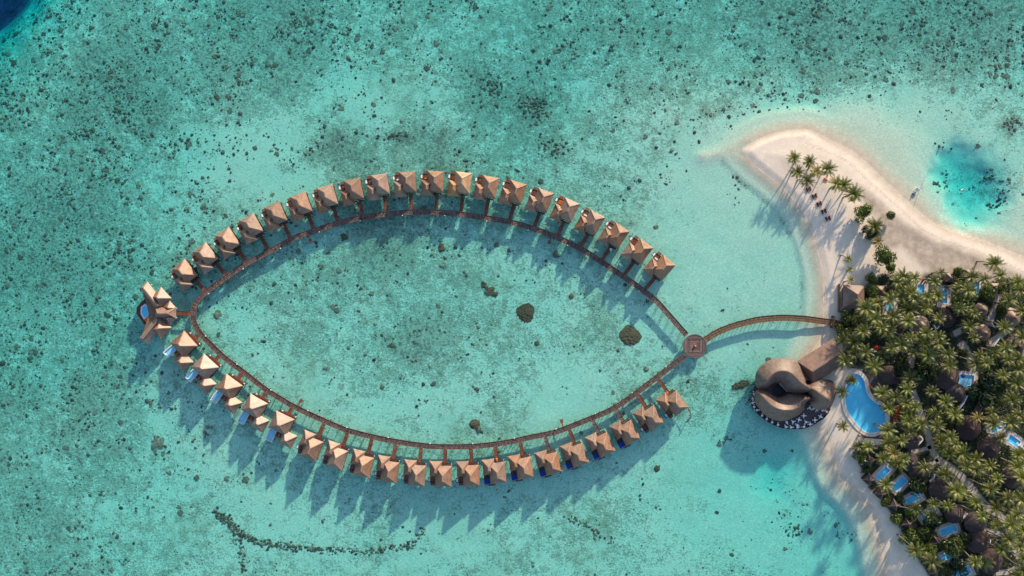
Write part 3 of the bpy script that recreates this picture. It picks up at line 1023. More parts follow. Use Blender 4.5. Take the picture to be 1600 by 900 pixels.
obj('under_deck', MB().prism([(4.9 * math.cos(2 * math.pi * k / 32), 4.9 * math.sin(2 * math.pi * k / 32)) for k in range(32)], DECK_Z - .35, DECK_Z - .12).mesh('hub_under', M['darkwood']), None, hub)
pm = MB().tube([(0, 0, -3), (0, 0, DECK_Z - .2)], [.16, .16], 8).mesh('hub_pile', M['pile'])
for k in range(8):
    obj('pile', pm, None, hub, (4.2 * math.cos(k * math.pi / 4 + .3), 4.2 * math.sin(k * math.pi / 4 + .3), 0))
lan = top('lantern', 'small orange lantern standing in the middle of the round deck', 'lantern', (hub_c.x, hub_c.y, DECK_Z))
obj('post', MB().prism([(.28 * math.cos(k * math.pi / 4), .28 * math.sin(k * math.pi / 4)) for k in range(8)], 0.02, .6, .2).mesh('lantern_base', M['brownwood']), None, lan)
obj('lamp_shade', MB().prism([(.42 * math.cos(k * math.pi / 4), .42 * math.sin(k * math.pi / 4)) for k in range(8)], .6, 1.0, .5).mesh('lantern_top', M['orange']), None, lan)
obj('finial', MB().tube([(0, 0, 1.0), (0, 0, 1.25)], [.08, .03], 6).mesh('lantern_finial', M['white']), None, lan)

# gate posts on the bridge
gp = W(1300.5, 503, DECK_Z)
gate = top('bridge_gate', 'dark timber gate frame crossing the footbridge near the beach', 'gate', (gp.x, gp.y, 0), R(-8))
for sd in (-1, 1):
    obj('post', MB().box(0, sd * 2.2, 1.9, .75, .95, 2.4).mesh('gate_post', M['darkwood']), None, gate)
obj('crossbar', MB().box(0, 0, 3.2, .5, 5.2, .25).mesh('gate_bar', M['darkwood']), None, gate)

# swimming platforms off the boardwalks
for (x0, y0), (x1, y1), lab in [((464.5, 635), (470, 626.5), 'small brown swim platform off the lower boardwalk near the pool villas'),
                                ((880, 668), (877.5, 658), 'small brown swim platform off the lower boardwalk near its right end'),
                                ((480, 367), (485, 376.5), 'small dark swim platform off the upper boardwalk on the lagoon side'),
                                ((861, 370), (858.5, 378.5), 'tiny dark swim platform off the upper boardwalk toward the hub')]:
    a, b = W(x0, y0, 1.3), W(x1, y1, 1.3)
    t = top('swim_platform', lab, 'platform', (b.x, b.y, 0))
    d = (a - b).normalized(); ang = math.atan2(d.y, d.x)
    mb = MB()
    L_ = (a - b).length
    k = .8
    while k < L_:
        mb.box(d.x * k, d.y * k, 1.3, .24, .7, .06, ang); k += .28
    o = obj('gangway', mb.mesh('gangway', M['redwood']), None, t)
    mb = MB()
    for k in range(5):
        q = -.6 + k * .3
        mb.box(d.x * q, d.y * q, 1.1, .27, 1.4, .08, ang)
    obj('landing', mb.mesh('landing', M['redwood']), None, t)
    pm2 = MB().tube([(0, 0, -3), (0, 0, 1.8)], [.09, .09], 6).mesh('platform_pile', M['pile'])
    for sd in (-1, 1):
        obj('pile', pm2, None, t, (-d.x * .5 - d.y * sd * .6, -d.y * .5 + d.x * sd * .6, 0))

# ------------------------------------------------------------------ overwater villas
P = S * .987
FLOOR = 1.9
EAVE, RIDGE = 4.2, 8.5


def boards_mesh(x0, x1, y0, y1, z, mat, along='x', bw=.28, gap=.03, th=.07):
    mb = MB()
    if along == 'x':
        y = y0
        while y < y1 - .05:
            e = min(y + bw - gap, y1)
            mb.prism([(x0, y), (x1, y), (x1, e), (x0, e)], z - th, z + random.uniform(-.01, .01))
            y += bw
    else:
        x = x0
        while x < x1 - .05:
            e = min(x + bw - gap, x1)
            mb.prism([(x, y0), (e, y0), (e, y1), (x, y1)], z - th, z + random.uniform(-.01, .01))
            x += bw
    return mb.mesh('boards', mat, fix=False)


def srt(a, b):
    return (a, b) if a < b else (b, a)


def make_villa(s, kind):
    """villa in its own frame: +x along the row (east), s*y outward. kind: 'net' or 'plunge'"""
    t = top('water_villa', 'x', 'villa')
    # main and side roof
    mb, cap = hip_roof(0, 0, 26.4 * P, 33 * P, EAVE, RIDGE, 8 * P)
    r1 = obj('main_roof', mb.mesh('main_roof', M['thatch']), None, t)
    obj('ridge_cap', cap.mesh('main_ridge', M['ridge'], fix=False), None, r1)
    mb, cap = hip_roof(-12.2 * P, s * -10.8 * P, 19.5 * P, 24.5 * P, EAVE - .55, RIDGE - 1.25, 5.5 * P)
    r2 = obj('side_roof', mb.mesh('side_roof', M['thatch']), None, t)
    obj('ridge_cap', cap.mesh('side_ridge', M['ridge'], fix=False), None, r2)
    # timber body and platform
    wl = MB()
    wl.prism([(-3.0, -3.9), (3.0, -3.9), (3.0, 3.9), (-3.0, 3.9)], FLOOR, EAVE - .2)
    obj('wall', wl.mesh('wall', M['wall']), None, t)
    cx, cy = -12.2 * P, s * -10.8 * P
    obj('bathroom_wall', MB().prism([(cx - 2.0, cy - 2.7), (cx + 2.0, cy - 2.7), (cx + 2.0, cy + 2.7), (cx - 2.0, cy + 2.7)], FLOOR - .02, EAVE - .75).mesh('bathroom_wall', M['wall']), None, t)
    y0, y1 = srt(-4.35 * 1, 4.3)
    obj('platform', MB().prism([(-3.4, -4.4), (3.4, -4.4), (3.4, 4.4), (-3.4, 4.4)], FLOOR - .35, FLOOR - .06).mesh('platform', M['darkwood']), None, t)
    ya, yb = srt(s * -16.6 * P, s * -19.0 * P)
    obj('porch', boards_mesh(-1.2, 3.2, ya, yb, FLOOR - .03, M['darkwood']), None, t)
    # outward terrace
    x0, x1 = -21.0 * P, -11.0 * P
    if kind == 'net':
        ya, yb = srt(s * 1.0 * P, s * 12.2 * P)
        obj('terrace', boards_mesh(x0, x1, ya, yb, FLOOR - .05, M['redwood']), None, t)
        ya, yb = srt(s * 12.4 * P, s * 17.2 * P)
        obj('stair_landing', boards_mesh(-20.6 * P, -13.4 * P, ya, yb, FLOOR - .45, M['redwood'], 'y'), None, t)
        mb = MB()
        mb.box((x0 + x1) / 2, s * 12.3 * P, FLOOR + .12, x1 - x0, .18, .3)
        mb.box(x0 + .05, s * 2.2 * P, FLOOR + .2, .1, 2.2 * P, .4)
        obj('railing', mb.mesh('railing', M['darkwood'], fix=False), None, t)
        if s > 0:
            obj('terrace_lounger', MB().box(-15.6 * P, s * 5.2 * P, FLOOR + .15, 1.5, .7, .25).mesh('terrace_lounger', M['redwood']), None, t)
            obj('terrace_lounger', MB().box(-15.6 * P, s * 8.6 * P, FLOOR + .15, 1.5, .7, .25).mesh('terrace_lounger', M['redwood']), None, t)
        nx0, nx1 = -25.0 * P, -21.2 * P
        ya, yb = srt(s * 4.6 * P, s * 11.8 * P)
        fr = obj('net_frame', MB().prism([(nx0, ya), (nx1, ya), (nx1, yb), (nx0, yb)], FLOOR - .28, FLOOR - .08).mesh('net_frame', M['darkwood']), None, t)
        obj('sun_pad', MB().prism([(nx0 + .22, ya + .28), (nx1 - .1, ya + .28), (nx1 - .1, yb - .28), (nx0 + .22, yb - .28)], FLOOR - .06, FLOOR + .06).mesh('sun_pad', M['cloth']), None, fr)
    else:
        x0 = -22.5 * P
        ya, yb = srt(s * -2.0 * P, s * 18.8 * P)
        obj('terrace', boards_mesh(x0, -10.5 * P, ya, yb, FLOOR - .05, M['darkwood']), None, t)
        ya, yb = srt(s * 18.9 * P, s * 21.0 * P)
        obj('stair_landing', boards_mesh(-17 * P, -6.0 * P, ya, yb, FLOOR - .5, M['darkwood'], 'y'), None, t)
        ya, yb = srt(s * 8.4 * P, s * 17.4 * P)
        px0, px1 = -23.4 * P, -14.6 * P
        pr = obj('plunge_pool', MB().prism([(px0, ya), (px1, ya), (px1, yb), (px0, yb)], FLOOR - 1.1, FLOOR + .02).mesh('plunge_pool', M['pooltile_deep']), None, t)
        rim = MB()
        rim.box((px0 + px1) / 2, s * 17.4 * P, FLOOR + .06, px1 - px0 + .3, .16, .14)
        rim.box(px0, (ya + yb) / 2, FLOOR + .06, .16, yb - ya, .14)
        obj('rim', rim.mesh('plunge_rim', M['stone_pale'], fix=False), None, pr)
        ya, yb = srt(s * 16.9 * P, s * 19.6 * P)
        obj('overwater_net', MB().prism([(1.0 * P, ya), (8.6 * P, ya), (8.6 * P, yb), (1.0 * P, yb)], FLOOR - .4, FLOOR - .33).mesh('overwater_net', M['net']), None, t)
    # stilts and small lamps
    pm_ = MB().tube([(0, 0, -3.2), (0, 0, FLOOR - .3)], [.14, .14], 7).mesh('stilt', M['pile'])
    for x, y in ((-3.1, -4.1), (3.1, -4.1), (-3.1, 4.1), (3.1, 4.1), (-5.2, s * 1.0), (-5.2, s * 3.6), (-5.4, s * -5.2), (0, -4.1), (0, 4.1)):
        obj('stilt', pm_, None, t, (x, y, 0))
    lm = MB().box(0, 0, 0, .22, .22, .5).mesh('lamp', M['white'])
    obj('lamp', lm, None, t, (3.3, s * -17.6 * P, FLOOR + .6))
    return t


A_POS = [(288.6, 425.2, -39), (321, 398.7, -38), (355.7, 375, -34), (392.6, 352.8, -29), (431, 334.1, -24), (470.5, 318.6, -20), (511.5, 306.3, -16), (552.8, 296, -11), (594.3, 288.3, -7.5), (637, 284.1, -2.5), (680.2, 283.4, 2.5), (722.8, 285.2, 7.5), (764.3, 291.7, 11.5), (806.1, 300.2, 17), (847.9, 313, 21), (887.4, 327.9, 25), (926.6, 347.6, 29), (964, 368, 34), (1000.9, 392.6, 37), (1035.4, 418.2, 41)]
C_POS = [(487.2, 701.1, 22), (526.7, 716.4, 18), (568, 728.5, 13), (608.8, 737.1, 8.5), (651.6, 742.8, 5), (692.7, 744, 1), (736, 743.3, -3.5), (777.3, 739, -8), (819.2, 731.7, -11.5), (862.4, 724.4, -16), (903.1, 711.6, -20.5), (943.3, 695.1, -26), (982.3, 676.5, -29), (1019.2, 653.4, -33), (1055.8, 630.3, -37)]
ORD = ['first', 'second', 'third', 'fourth', 'fifth', 'sixth', 'seventh', 'eighth', 'ninth', 'tenth', 'eleventh', 'twelfth', 'thirteenth', 'fourteenth', 'fifteenth', 'sixteenth', 'seventeenth', 'eighteenth', 'nineteenth', 'twentieth']
ZE = 4.3


def reroof(v, mat):
    for c in v.children:
        if c.name.startswith(('main_roof', 'side_roof')):
            c.material_slots[0].link = 'OBJECT'
            c.material_slots[0].material = mat


def nearest_on(line, p, direction):
    """walk from p along direction until the boardwalk centre line is reached"""
    best = None
    for q in line:
        w = q - p
        t = w.x * direction.x + w.y * direction.y
        off = abs(w.x * direction.y - w.y * direction.x)
        if t > 0 and (best is None or off < best[0]): best = (off, t)
    return best[1]


def access_jetty(start, end, label, group, width=1.55, mat=None):
    d = end - start; d.z = 0
    L_ = d.length; d.normalize()
    ang = math.atan2(d.y, d.x)
    t = top('access_jetty', label, 'jetty', (start.x, start.y, 0), ang, group)
    z = DECK_Z + .12
    mb = MB()
    k = .15
    while k < L_:
        mb.prism([(k - .12, -width / 2), (k + .12, -width / 2), (k + .12, width / 2), (k - .12, width / 2)], z - .06, z + random.uniform(-.008, .008)); k += .26
    o = obj('plank_deck', mb.mesh('jetty_planks', mat or M['redwood'], fix=False), None, t); o['kind'] = 'stuff'
    for sd in (-1, 1):
        obj('edge_beam', MB().box(L_ / 2, sd * (width / 2 - .04), z, L_, .1, .22).mesh('jetty_beam', M['redwood']), None, t)
    pm_ = MB().tube([(0, 0, -3), (0, 0, z - .1)], [.1, .1], 6).mesh('jetty_pile', M['pile'])
    k = 1.2
    while k < L_:
        for sd in (-1, 1): obj('pile', pm_, None, t, (k, sd * (width / 2 - .12), 0))
        k += 3.2
    return t


def place_villas(proto_of, poss, s, line, labels, jl, group, jx=2.6):
    used = set()
    for i, (px, py, ang) in enumerate(poss):
        pr = proto_of(i)
        if id(pr) in used: v = copy_tree(pr)
        else:
            v = pr; used.add(id(pr))
        c = W(px, py, ZE)
        v.location = (c.x, c.y, 0)
        a = R(-ang)
        v.rotation_euler = (0, 0, a)
        v['label'] = labels(i); v['group'] = group
        ux = Vector((math.cos(a), math.sin(a), 0)); vo = Vector((-math.sin(a), math.cos(a), 0)) * s
        st = Vector((c.x, c.y, 0)) + ux * jx * P - vo * 16.9 * P
        tlen = nearest_on(line, Vector((st.x, st.y, 0)), -vo)
        access_jetty(st, st - vo * (tlen - 1.15), jl(i), group + ' access jetties', mat=M['wood'] if (s < 0 and i in (9, 11, 12)) else None)
        yield i, v


pa = make_villa(1, 'net')
for i, v in place_villas(lambda i: pa, A_POS, 1, LINE_N,
                         lambda i: 'golden-brown newer thatched villa, twelfth from the left end of the upper row' if i == 11 else ('darker brown thatched villa, eighth from the left end of the upper row' if i == 7 else '%s thatched water villa from the left end of the upper row' % ORD[i]),
                         lambda i: 'red-brown jetty of the %s villa from the left in the upper row' % ORD[i], 'upper row water villas'):
    if i == 11: reroof(v, M['thatch_gold'])
    if i == 7: reroof(v, M['thatch_brown'])
    lm = {1: 'orange', 5: 'orange', 9: 'cloth', 10: 'orange', 15: 'orange', 16: 'cloth', 17: 'cloth', 19: 'cloth'}.get(i)
    if lm:
        for c in [q for q in v.children if q.name.startswith('terrace_lounger')][:2 if i in (1, 15) else 1]:
            c.material_slots[0].link = 'OBJECT'
            c.material_slots[0].material = M[lm]
pcn, pcp = make_villa(-1, 'net'), make_villa(-1, 'plunge')
PL = set(range(7, 13))


def c_label(i):
    if i in PL: return 'thatched water villa with navy plunge pool, %s of these six counted toward the island' % ORD[i - 7]
    if i < 7: return 'thatched villa with white sun pad, %s after the five pool villas in the lower row' % ORD[i]
    return 'thatched water villa, last one in the lower row next to the hub' if i == 14 else 'thatched water villa, last but one in the lower row before the hub'


for i, v in place_villas(lambda i: pcp if i in PL else pcn, C_POS, -1, LINE_S, c_label,
                         lambda i: '%s jetty after the pool villas along the lower boardwalk' % ORD[i], 'lower row water villas', jx=1.5):
    pass


# villas with white-rimmed pools
def water_pool(name, poly, z_top, depth, rim, tile, rim_mat, parent, loc=None):
    """basin with coping, floor, walls and a water sheet; poly is the inner edge"""
    outer = offset_poly(poly, rim)
    n = len(poly)
    mb = MB()
    vs = [(p[0], p[1], z_top) for p in poly] + [(p[0], p[1], z_top) for p in outer] + [(p[0], p[1], z_top - depth - .15) for p in outer] + [(p[0], p[1], z_top - .3) for p in poly]
    fs = []
    for i in range(n):
        j = (i + 1) % n
        fs += [(i, j, n + j, n + i), (n + i, n + j, 2 * n + j, 2 * n + i), (i, j, 3 * n + j, 3 * n + i)]
    mb.add(vs, fs)
    cop = obj('coping', mb.mesh('coping', rim_mat), None, parent)
    bs = MB()
    inn = offset_poly(poly, .004)
    bs.add([(p[0], p[1], z_top - .02) for p in inn] + [(p[0], p[1], z_top - depth) for p in inn], [(i, (i + 1) % n, n + (i + 1) % n, n + i) for i in range(n)])
    bs.add([(p[0], p[1], z_top - depth) for p in inn], [tuple(range(n))])
    obj('basin', bs.mesh('basin', tile), None, parent)
    wt = MB().add([(p[0], p[1], z_top - .12) for p in poly], [tuple(range(n))])
    obj('water', wt.mesh('pool_water', M['poolwater']), None, parent)
    return cop


def make_pool_villa():
    s = -1
    t = top('pool_villa', 'x', 'villa')
    mb, cap = hip_roof(0, 0, 32 * P, 29.5 * P, EAVE, RIDGE + .25, 3.2 * P, axis_='x') if False else hip_roof(0, 0, 29.5 * P, 32 * P, EAVE, RIDGE + .25, 3.5 * P, axis_='x')
    r1 = obj('main_roof', mb.mesh('pool_villa_roof', M['thatch']), None, t)
    obj('ridge_cap', cap.mesh('pool_villa_ridge', M['ridge'], fix=False), None, r1)
    cx, cy = 19.4 * P, s * 18.6 * P
    mb, cap = hip_roof(cx, cy, 23 * P, 23.5 * P, EAVE - .5, RIDGE - 1.35, 3 * P, axis_='x')
    r2 = obj('side_roof', mb.mesh('pool_villa_side_roof', M['thatch']), None, t)
    obj('ridge_cap', cap.mesh('pool_villa_side_ridge', M['ridge'], fix=False), None, r2)
    obj('wall', MB().prism([(-3.7, -3.4), (3.7, -3.4), (3.7, 3.4), (-3.7, 3.4)], FLOOR, EAVE - .2).mesh('pool_villa_wall', M['wall']), None, t)
    obj('bathroom_wall', MB().prism([(cx - 2.5, cy - 2.5), (cx + 2.5, cy - 2.5), (cx + 2.5, cy + 2.5), (cx - 2.5, cy + 2.5)], FLOOR - .02, EAVE - .7).mesh('pool_villa_bath', M['wall']), None, t)
    obj('platform', MB().prism([(-4.2, -4.0), (4.2, -4.0), (4.2, 4.0), (-4.2, 4.0)], FLOOR - .35, FLOOR - .06).mesh('pool_villa_platform', M['darkwood']), None, t)
    obj('porch', boards_mesh(-2.2, 3.8, 3.95, 4.9, FLOOR - .03, M['redwood']), None, t)
    ya, yb = srt(s * 13.5 * P, s * 24.5 * P)
    obj('terrace', boards_mesh(-2.6 * P, 9 * P, ya, yb, FLOOR - .04, M['redwood']), None, t)
    obj('lounger', MB().box(3.4 * P, s * 21 * P, FLOOR + .2, .7, 1.5, .22).mesh('terrace_lounger', M['orange']), None, t)
    x0, x1 = -12.6 * P, -4.0 * P
    ya, yb = srt(s * 16.6 * P, s * 34.8 * P)
    pool = obj('pool_shell', MB().prism([(x0 - .4, ya - .4), (x1 + .4, ya - .4), (x1 + .4, yb + .4), (x0 - .4, yb + .4)], FLOOR - 1.5, FLOOR - 1.2).mesh('pool_shell', M['stone_pale']), None, t)
    water_pool('pool', [(x0, ya), (x1, ya), (x1, yb), (x0, yb)], FLOOR + .15, .5, .42, M['pooltile_pale'], M['stone_white'], pool)
    pm_ = MB().tube([(0, 0, -3.2), (0, 0, FLOOR - .3)], [.14, .14], 7).mesh('stilt', M['pile'])
    for x, y in ((-3.9, -3.7), (3.9, -3.7), (-3.9, 3.7), (3.9, 3.7), (0, 3.7), (cx + 2, cy - 2), (cx - 2, cy - 2), (cx + 2, cy + 2), (x0, ya), (x1, ya)):
        obj('stilt', pm_, None, t, (x, y, 0))
    lm = MB().box(0, 0, 0, .7, .2, .3).mesh('eave_lamp', M['white'])
    for x in (-2.2, 4.0):
        obj('lamp', lm, None, t, (x, 4.75, FLOOR + .8))
    return t


B_POS = [(287, 538, 48.8), (320.3, 573.8, 43), (357.7, 605, 36.7), (397.6, 635.4, 30), (439.7, 661.5, 26)]
pb = make_pool_villa()
for i, v in place_villas(lambda i: pb, B_POS, -1, LINE_S, lambda i: ['thatched villa with white-rimmed pool nearest the big end villa', 'second pool villa along the lower boardwalk from the big end villa', 'middle one of the five thatched villas with white-rimmed pools', 'fourth white-rimmed pool villa counted from the big end villa', 'last white-rimmed pool villa, beside the first sun pad villa'][i],
                         lambda i: 'short red-brown jetty of the %s pool villa along the lower boardwalk' % ORD[i], 'villas with white-rimmed pools', jx=2.0):
    pass


# the large end villa
def end_villa():
    ax = 489.0
    c = W(250, ax, ZE)
    t = top('end_villa', 'large many-roofed thatched villa with hexagonal pool at the left tip of the boardwalk', 'villa', (c.x, c.y, 0))

    def lw(px, py, z):
        p = W(px, py, z) - Vector((c.x, c.y, 0))
        return p

    def add_roof(nm, px, py, w, l, ang, ze, zr, ridge):
        """l along angle ang (image degrees)"""
        p = lw(px, py, ze)
        mb, cap = hip_roof(0, 0, w * P, l * P, ze, zr, ridge * P, axis_='x')
        ro = obj(nm, mb.mesh(nm, M['thatch']), None, t, (p.x, p.y, 0), R(-ang))
        obj('ridge_cap', cap.mesh(nm + '_ridge', M['ridge'], fix=False), None, ro)
    for sg in (1, -1):
        def yy(y): return ax + sg * (y - ax)
        add_roof('wing_roof', 238.5, yy(463), 16.5, 46, 51.5 * sg, 4.2, 6.6, 34)
        add_roof('bedroom_roof', 251.5, yy(465), 23.5, 24.5, 47 * sg, 4.5, 7.9, 2)
        add_roof('porch_roof', 265.5, yy(480.5), 14.5, 15.5, 47 * sg, 4.6, 6.6, 1)
    add_roof('living_roof', 259, ax, 18, 33, 0, 4.9, 8.0, 15)
    mb = MB()
    poly = [lw(px, py, 2) for px, py in [(224, 450), (247, 458), (262, 474), (274, 489), (262, 504), (247, 520), (224, 528), (232, 505), (236, 489), (232, 473)]]
    obj('wall', MB().prism([(p.x, p.y) for p in poly], FLOOR, 4.1).mesh('end_wall', M['wall']), None, t)
    poly = [lw(px, py, FLOOR) for px, py in [(226.5, 466), (213.5, 480), (213, 490), (225, 507), (236, 503), (252, 512), (262, 500), (262, 478), (250, 466), (238, 474)]]
    obj('terrace', MB().prism([(p.x, p.y) for p in poly], FLOOR - .4, FLOOR - .05).mesh('end_terrace', M['darkwood']), None, t)
    hexp = [lw(px, py, FLOOR + .2) for px, py in [(226.7, 477.2), (231.5, 481), (231.3, 493), (225.8, 496.5), (221.8, 489.6), (222.2, 480.8)]]
    pool = obj('pool_shell', MB().prism([(p.x, p.y) for p in offset_poly([(q.x, q.y) for q in hexp], .4)], FLOOR - 1.5, FLOOR - 1.2).mesh('end_pool_shell', M['stone_pale']) if False else MB().prism([(p[0], p[1]) for p in offset_poly([(q.x, q.y) for q in hexp], .4)], FLOOR - 1.5, FLOOR - 1.2).mesh('end_pool_shell', M['stone_pale']), None, t)
    water_pool('pool', [(q.x, q.y) for q in hexp], FLOOR + .28, .26, .6, M['pooltile'], M['stone_white'], pool)
    o = lw(230.3, 499.3, FLOOR)
    obj('sun_pad', MB().box(0, 0, FLOOR + .3, 2.1, 1.7, .3).mesh('end_sun_pad', M['orange']), None, t, (o.x, o.y, 0), R(38))
    pm_ = MB().tube([(0, 0, -3.2), (0, 0, FLOOR - .3)], [.15, .15], 7).mesh('stilt', M['pile'])
    for px, py in [(226, 452), (226, 526), (248, 461), (248, 518), (262, 476), (262, 502), (272, 489), (217, 482), (217, 494), (226, 504), (236, 474), (236, 503)]:
        q = lw(px, py, 0)
        obj('stilt', pm_, None, t, (q.x, q.y, 0))
    lm = MB().box(0, 0, 0, .35, .35, .5).mesh('lamp', M['white'])
    for px, py in [(237, 444.5), (254.5, 455.5), (269.5, 474), (276, 481.5), (275.5, 496), (269, 502.5)]:
        q = lw(px, py, FLOOR + .5)
        obj('lamp', lm, None, t, (q.x, q.y, FLOOR + .5))
    a, b = W(276, 489, DECK_Z), W(298.5, 490, DECK_Z)
    access_jetty(a, b, 'red-brown jetty leading to the large end villa', None, 1.7)


end_villa()

# broken handrail beside the last villa of the lower row
hp = [W(1074.5, 637, 1.6), W(1078, 643, 1.5), W(1080, 651, 1.3), W(1076.5, 656, .9), W(1073, 660, .6)]
t = top('water_stair', 'thin brown bent stair rail in the water beside the last lower-row villa', 'stair', (hp[2].x, hp[2].y, 0))
mb = MB()
for a, b in zip(hp[:-1], hp[1:]):
    mb.bar(a - Vector(t.location), b - Vector(t.location), .45, .16)
obj('tread', mb.mesh('tread', M['redwood'], fix=False), None, t)
for q in hp:
    p = q - Vector(t.location)
    obj('pile', MB().tube([(0, 0, -3), (0, 0, q.z + .5)], [.08, .08], 6).mesh('rail_pile', M['pile']), None, t, (p.x, p.y, 0))

# ------------------------------------------------------------------ restaurant on the shore
def rpx(x, y):          # measured in a six-fold enlargement of the photo
    return (1150 + x / 6, 540 + y / 6)


REST_C = W(1215, 610, 1.5)
rest = top('restaurant', 'large restaurant with curling thatched roofs on a deck over the lagoon', 'restaurant', (REST_C.x, REST_C.y, 0))


def rl(pts, z):
    return [(W(*rpx(*p), z).x - REST_C.x, W(*rpx(*p), z).y - REST_C.y) for p in pts]


RDZ = 1.6
DECK_R = [(150, 440), (138, 500), (142, 555), (175, 610), (225, 660), (290, 710), (370, 750), (450, 772), (540, 780), (620, 775), (690, 755), (760, 715), (830, 665), (880, 590), (930, 480), (940, 400), (900, 330), (800, 320), (700, 330), (600, 300), (480, 200), (300, 220), (220, 300), (170, 390)]
obj('deck', MB().prism(rl(smooth_poly(DECK_R, 4), RDZ), RDZ - .4, RDZ).mesh('restaurant_deck', M['stone_dark']), None, rest)
rim_line = [Vector((p[0], p[1], RDZ + .45)) for p in rl(smooth_poly(DECK_R[:14], 5, False), RDZ)]
mb = MB()
for a, b in zip(rim_line[:-1], rim_line[1:]): mb.bar(a, b, .12, .9)
obj('railing', mb.mesh('restaurant_railing', M['darkwood'], fix=False), None, rest)
UP_OUT = [(180, 300), (195, 240), (240, 182), (310, 137), (400, 115), (490, 120), (560, 150), (605, 197), (632, 262), (655, 312), (652, 350), (700, 372), (742, 400), (735, 432), (690, 430), (648, 442), (600, 452), (540, 444), (488, 432), (456, 408), (428, 372), (400, 348), (352, 356), (312, 386), (262, 404), (204, 402), (182, 360)]
UP_RID = [(292, 335), (318, 296), (345, 268), (380, 247), (420, 238), (470, 241), (520, 262), (562, 300), (600, 342), (640, 372), (700, 405)]
LO_OUT = [(172, 470), (180, 432), (206, 412), (250, 408), (286, 424), (322, 448), (360, 474), (395, 488), (440, 480), (480, 458), (530, 448), (590, 450), (640, 452), (720, 480), (715, 500), (665, 525), (645, 560), (640, 600), (600, 640), (560, 664), (490, 698), (420, 708), (340, 690), (262, 642), (204, 575), (178, 525)]
LO_RID = [(226, 452), (262, 490), (305, 535), (350, 572), (410, 598), (480, 606), (545, 596), (592, 570), (604, 530), (640, 505), (690, 490)]
RI_OUT = [(655, 395), (700, 352), (750, 326), (820, 320), (890, 342), (930, 374), (936, 414), (920, 470), (892, 548), (842, 594), (782, 606), (734, 592), (704, 562), (694, 522), (712, 490), (690, 460), (660, 430)]
RI_RID = [(720, 405), (752, 425), (790, 452), (840, 486), (868, 500)]
for nm, out_, rid, ze, zr, mat in (('upper_roof', UP_OUT, UP_RID, 4.6, 11.0, 'thatch_rest'), ('lower_roof', LO_OUT, LO_RID, 4.2, 9.2, 'thatch_rest'), ('round_roof', RI_OUT, RI_RID, 4.4, 10.0, 'thatch_rest')):
    zf = ze
    o_l = [(W(*rpx(*p), ze).x - REST_C.x, W(*rpx(*p), ze).y - REST_C.y) for p in smooth_poly(out_, 3)]
    r_l = [(W(*rpx(*p), zr).x - REST_C.x, W(*rpx(*p), zr).y - REST_C.y) for p in smooth_poly(rid, 3, False)]
    me_ = lobe_roof(o_l, r_l, ze, zr).mesh(nm, M[mat], smooth=True)
    for e_ in me_.edges:            # crease along ridge and eaves
        za, zb = me_.vertices[e_.vertices[0]].co.z, me_.vertices[e_.vertices[1]].co.z
        if (za > zr - .02 and zb > zr - .02) or (za < ze + .01 and zb < ze + .01): e_.use_edge_sharp = True
    vc = np.array([v_.co[:] for v_ in me_.vertices])
    arc = np.concatenate([[0], np.cumsum([math.hypot(o_l[(i + 1) % len(o_l)][0] - o_l[i][0], o_l[(i + 1) % len(o_l)][1] - o_l[i][1]) for i in range(len(o_l))])])
    _, si = seg_dist(vc[:, 0], vc[:, 1], o_l)
    pa_ = np.array(o_l)[si]; pb_ = np.array(o_l)[(si + 1) % len(o_l)]
    dv = pb_ - pa_
    tt = np.clip(((vc[:, :2] - pa_) * dv).sum(1) / np.maximum((dv * dv).sum(1), 1e-6), 0, 1)
    at_ = me_.attributes.new('along', 'FLOAT', 'POINT'); at_.data.foreach_set('value', (arc[si] + tt * np.linalg.norm(dv, axis=1)).astype(np.float32))
    at_ = me_.attributes.new('down', 'FLOAT', 'POINT'); at_.data.foreach_set('value', ((zr - vc[:, 2]) / (zr - ze)).astype(np.float32))
    ro = obj(nm, me_, None, rest)
    wl = offset_poly([o_l[i] for i in range(0, len(o_l), 2)], -1.3)
    obj('wall', MB().prism(wl, RDZ, ze - .3).mesh(nm + '_wall', M['wall']), None, rest)
    cap = MB()
    for a, b in zip(r_l[:-1], r_l[1:]): cap.bar((a[0], a[1], zr + .05), (b[0], b[1], zr + .05), .45, .2)
    obj('ridge_cap', cap.mesh(nm + '_ridge', M['thatch_rest'], fix=False), None, ro)
# courtyard pond and slide between the roofs
pond = rl([(330, 400), (380, 360), (415, 352), (450, 400), (480, 430), (430, 465), (390, 478), (345, 450)], RDZ)
obj('courtyard', MB().prism(pond, RDZ, RDZ + .04).mesh('courtyard', M['dark']), None, rest)
a = rl([(405, 350), (480, 430)], RDZ + 1)
obj('handrail', MB().bar((a[0][0], a[0][1], RDZ + .9), (a[1][0], a[1][1], RDZ + .9), .5, .3).mesh('courtyard_rail', M['white']), None, rest)
pm_ = MB().tube([(0, 0, -3), (0, 0, RDZ - .3)], [.2, .2], 8).mesh('restaurant_pile', M['pile'])
for p in smooth_poly(DECK_R[:14], 1, False):
    q = rl([p], RDZ)[0]
    obj('pile', pm_, None, rest, (q[0] * .97, q[1] * .97, 0))

# long hall behind the restaurant
hc = W(1287, 565, 5)
hall = top('long_hall', 'long grey-brown thatched hall with straight ridge beside the curling restaurant roofs', 'hall', (hc.x, hc.y, 0), R(33))
mb, cap = hip_roof(0, 0, 12.2, 18.5, 4.2, 8.2, 14.5, axis_='x')
r1 = obj('roof', mb.mesh('hall_roof', M['thatch_grey']), None, hall)
obj('ridge_cap', cap.mesh('hall_ridge', M['thatch_grey'], fix=False), None, r1)
obj('wall', MB().prism([(-8.4, -4.2), (8.4, -4.2), (8.4, 4.2), (-8.4, 4.2)], .4, 4.2).mesh('hall_wall', M['wall']), None, hall)

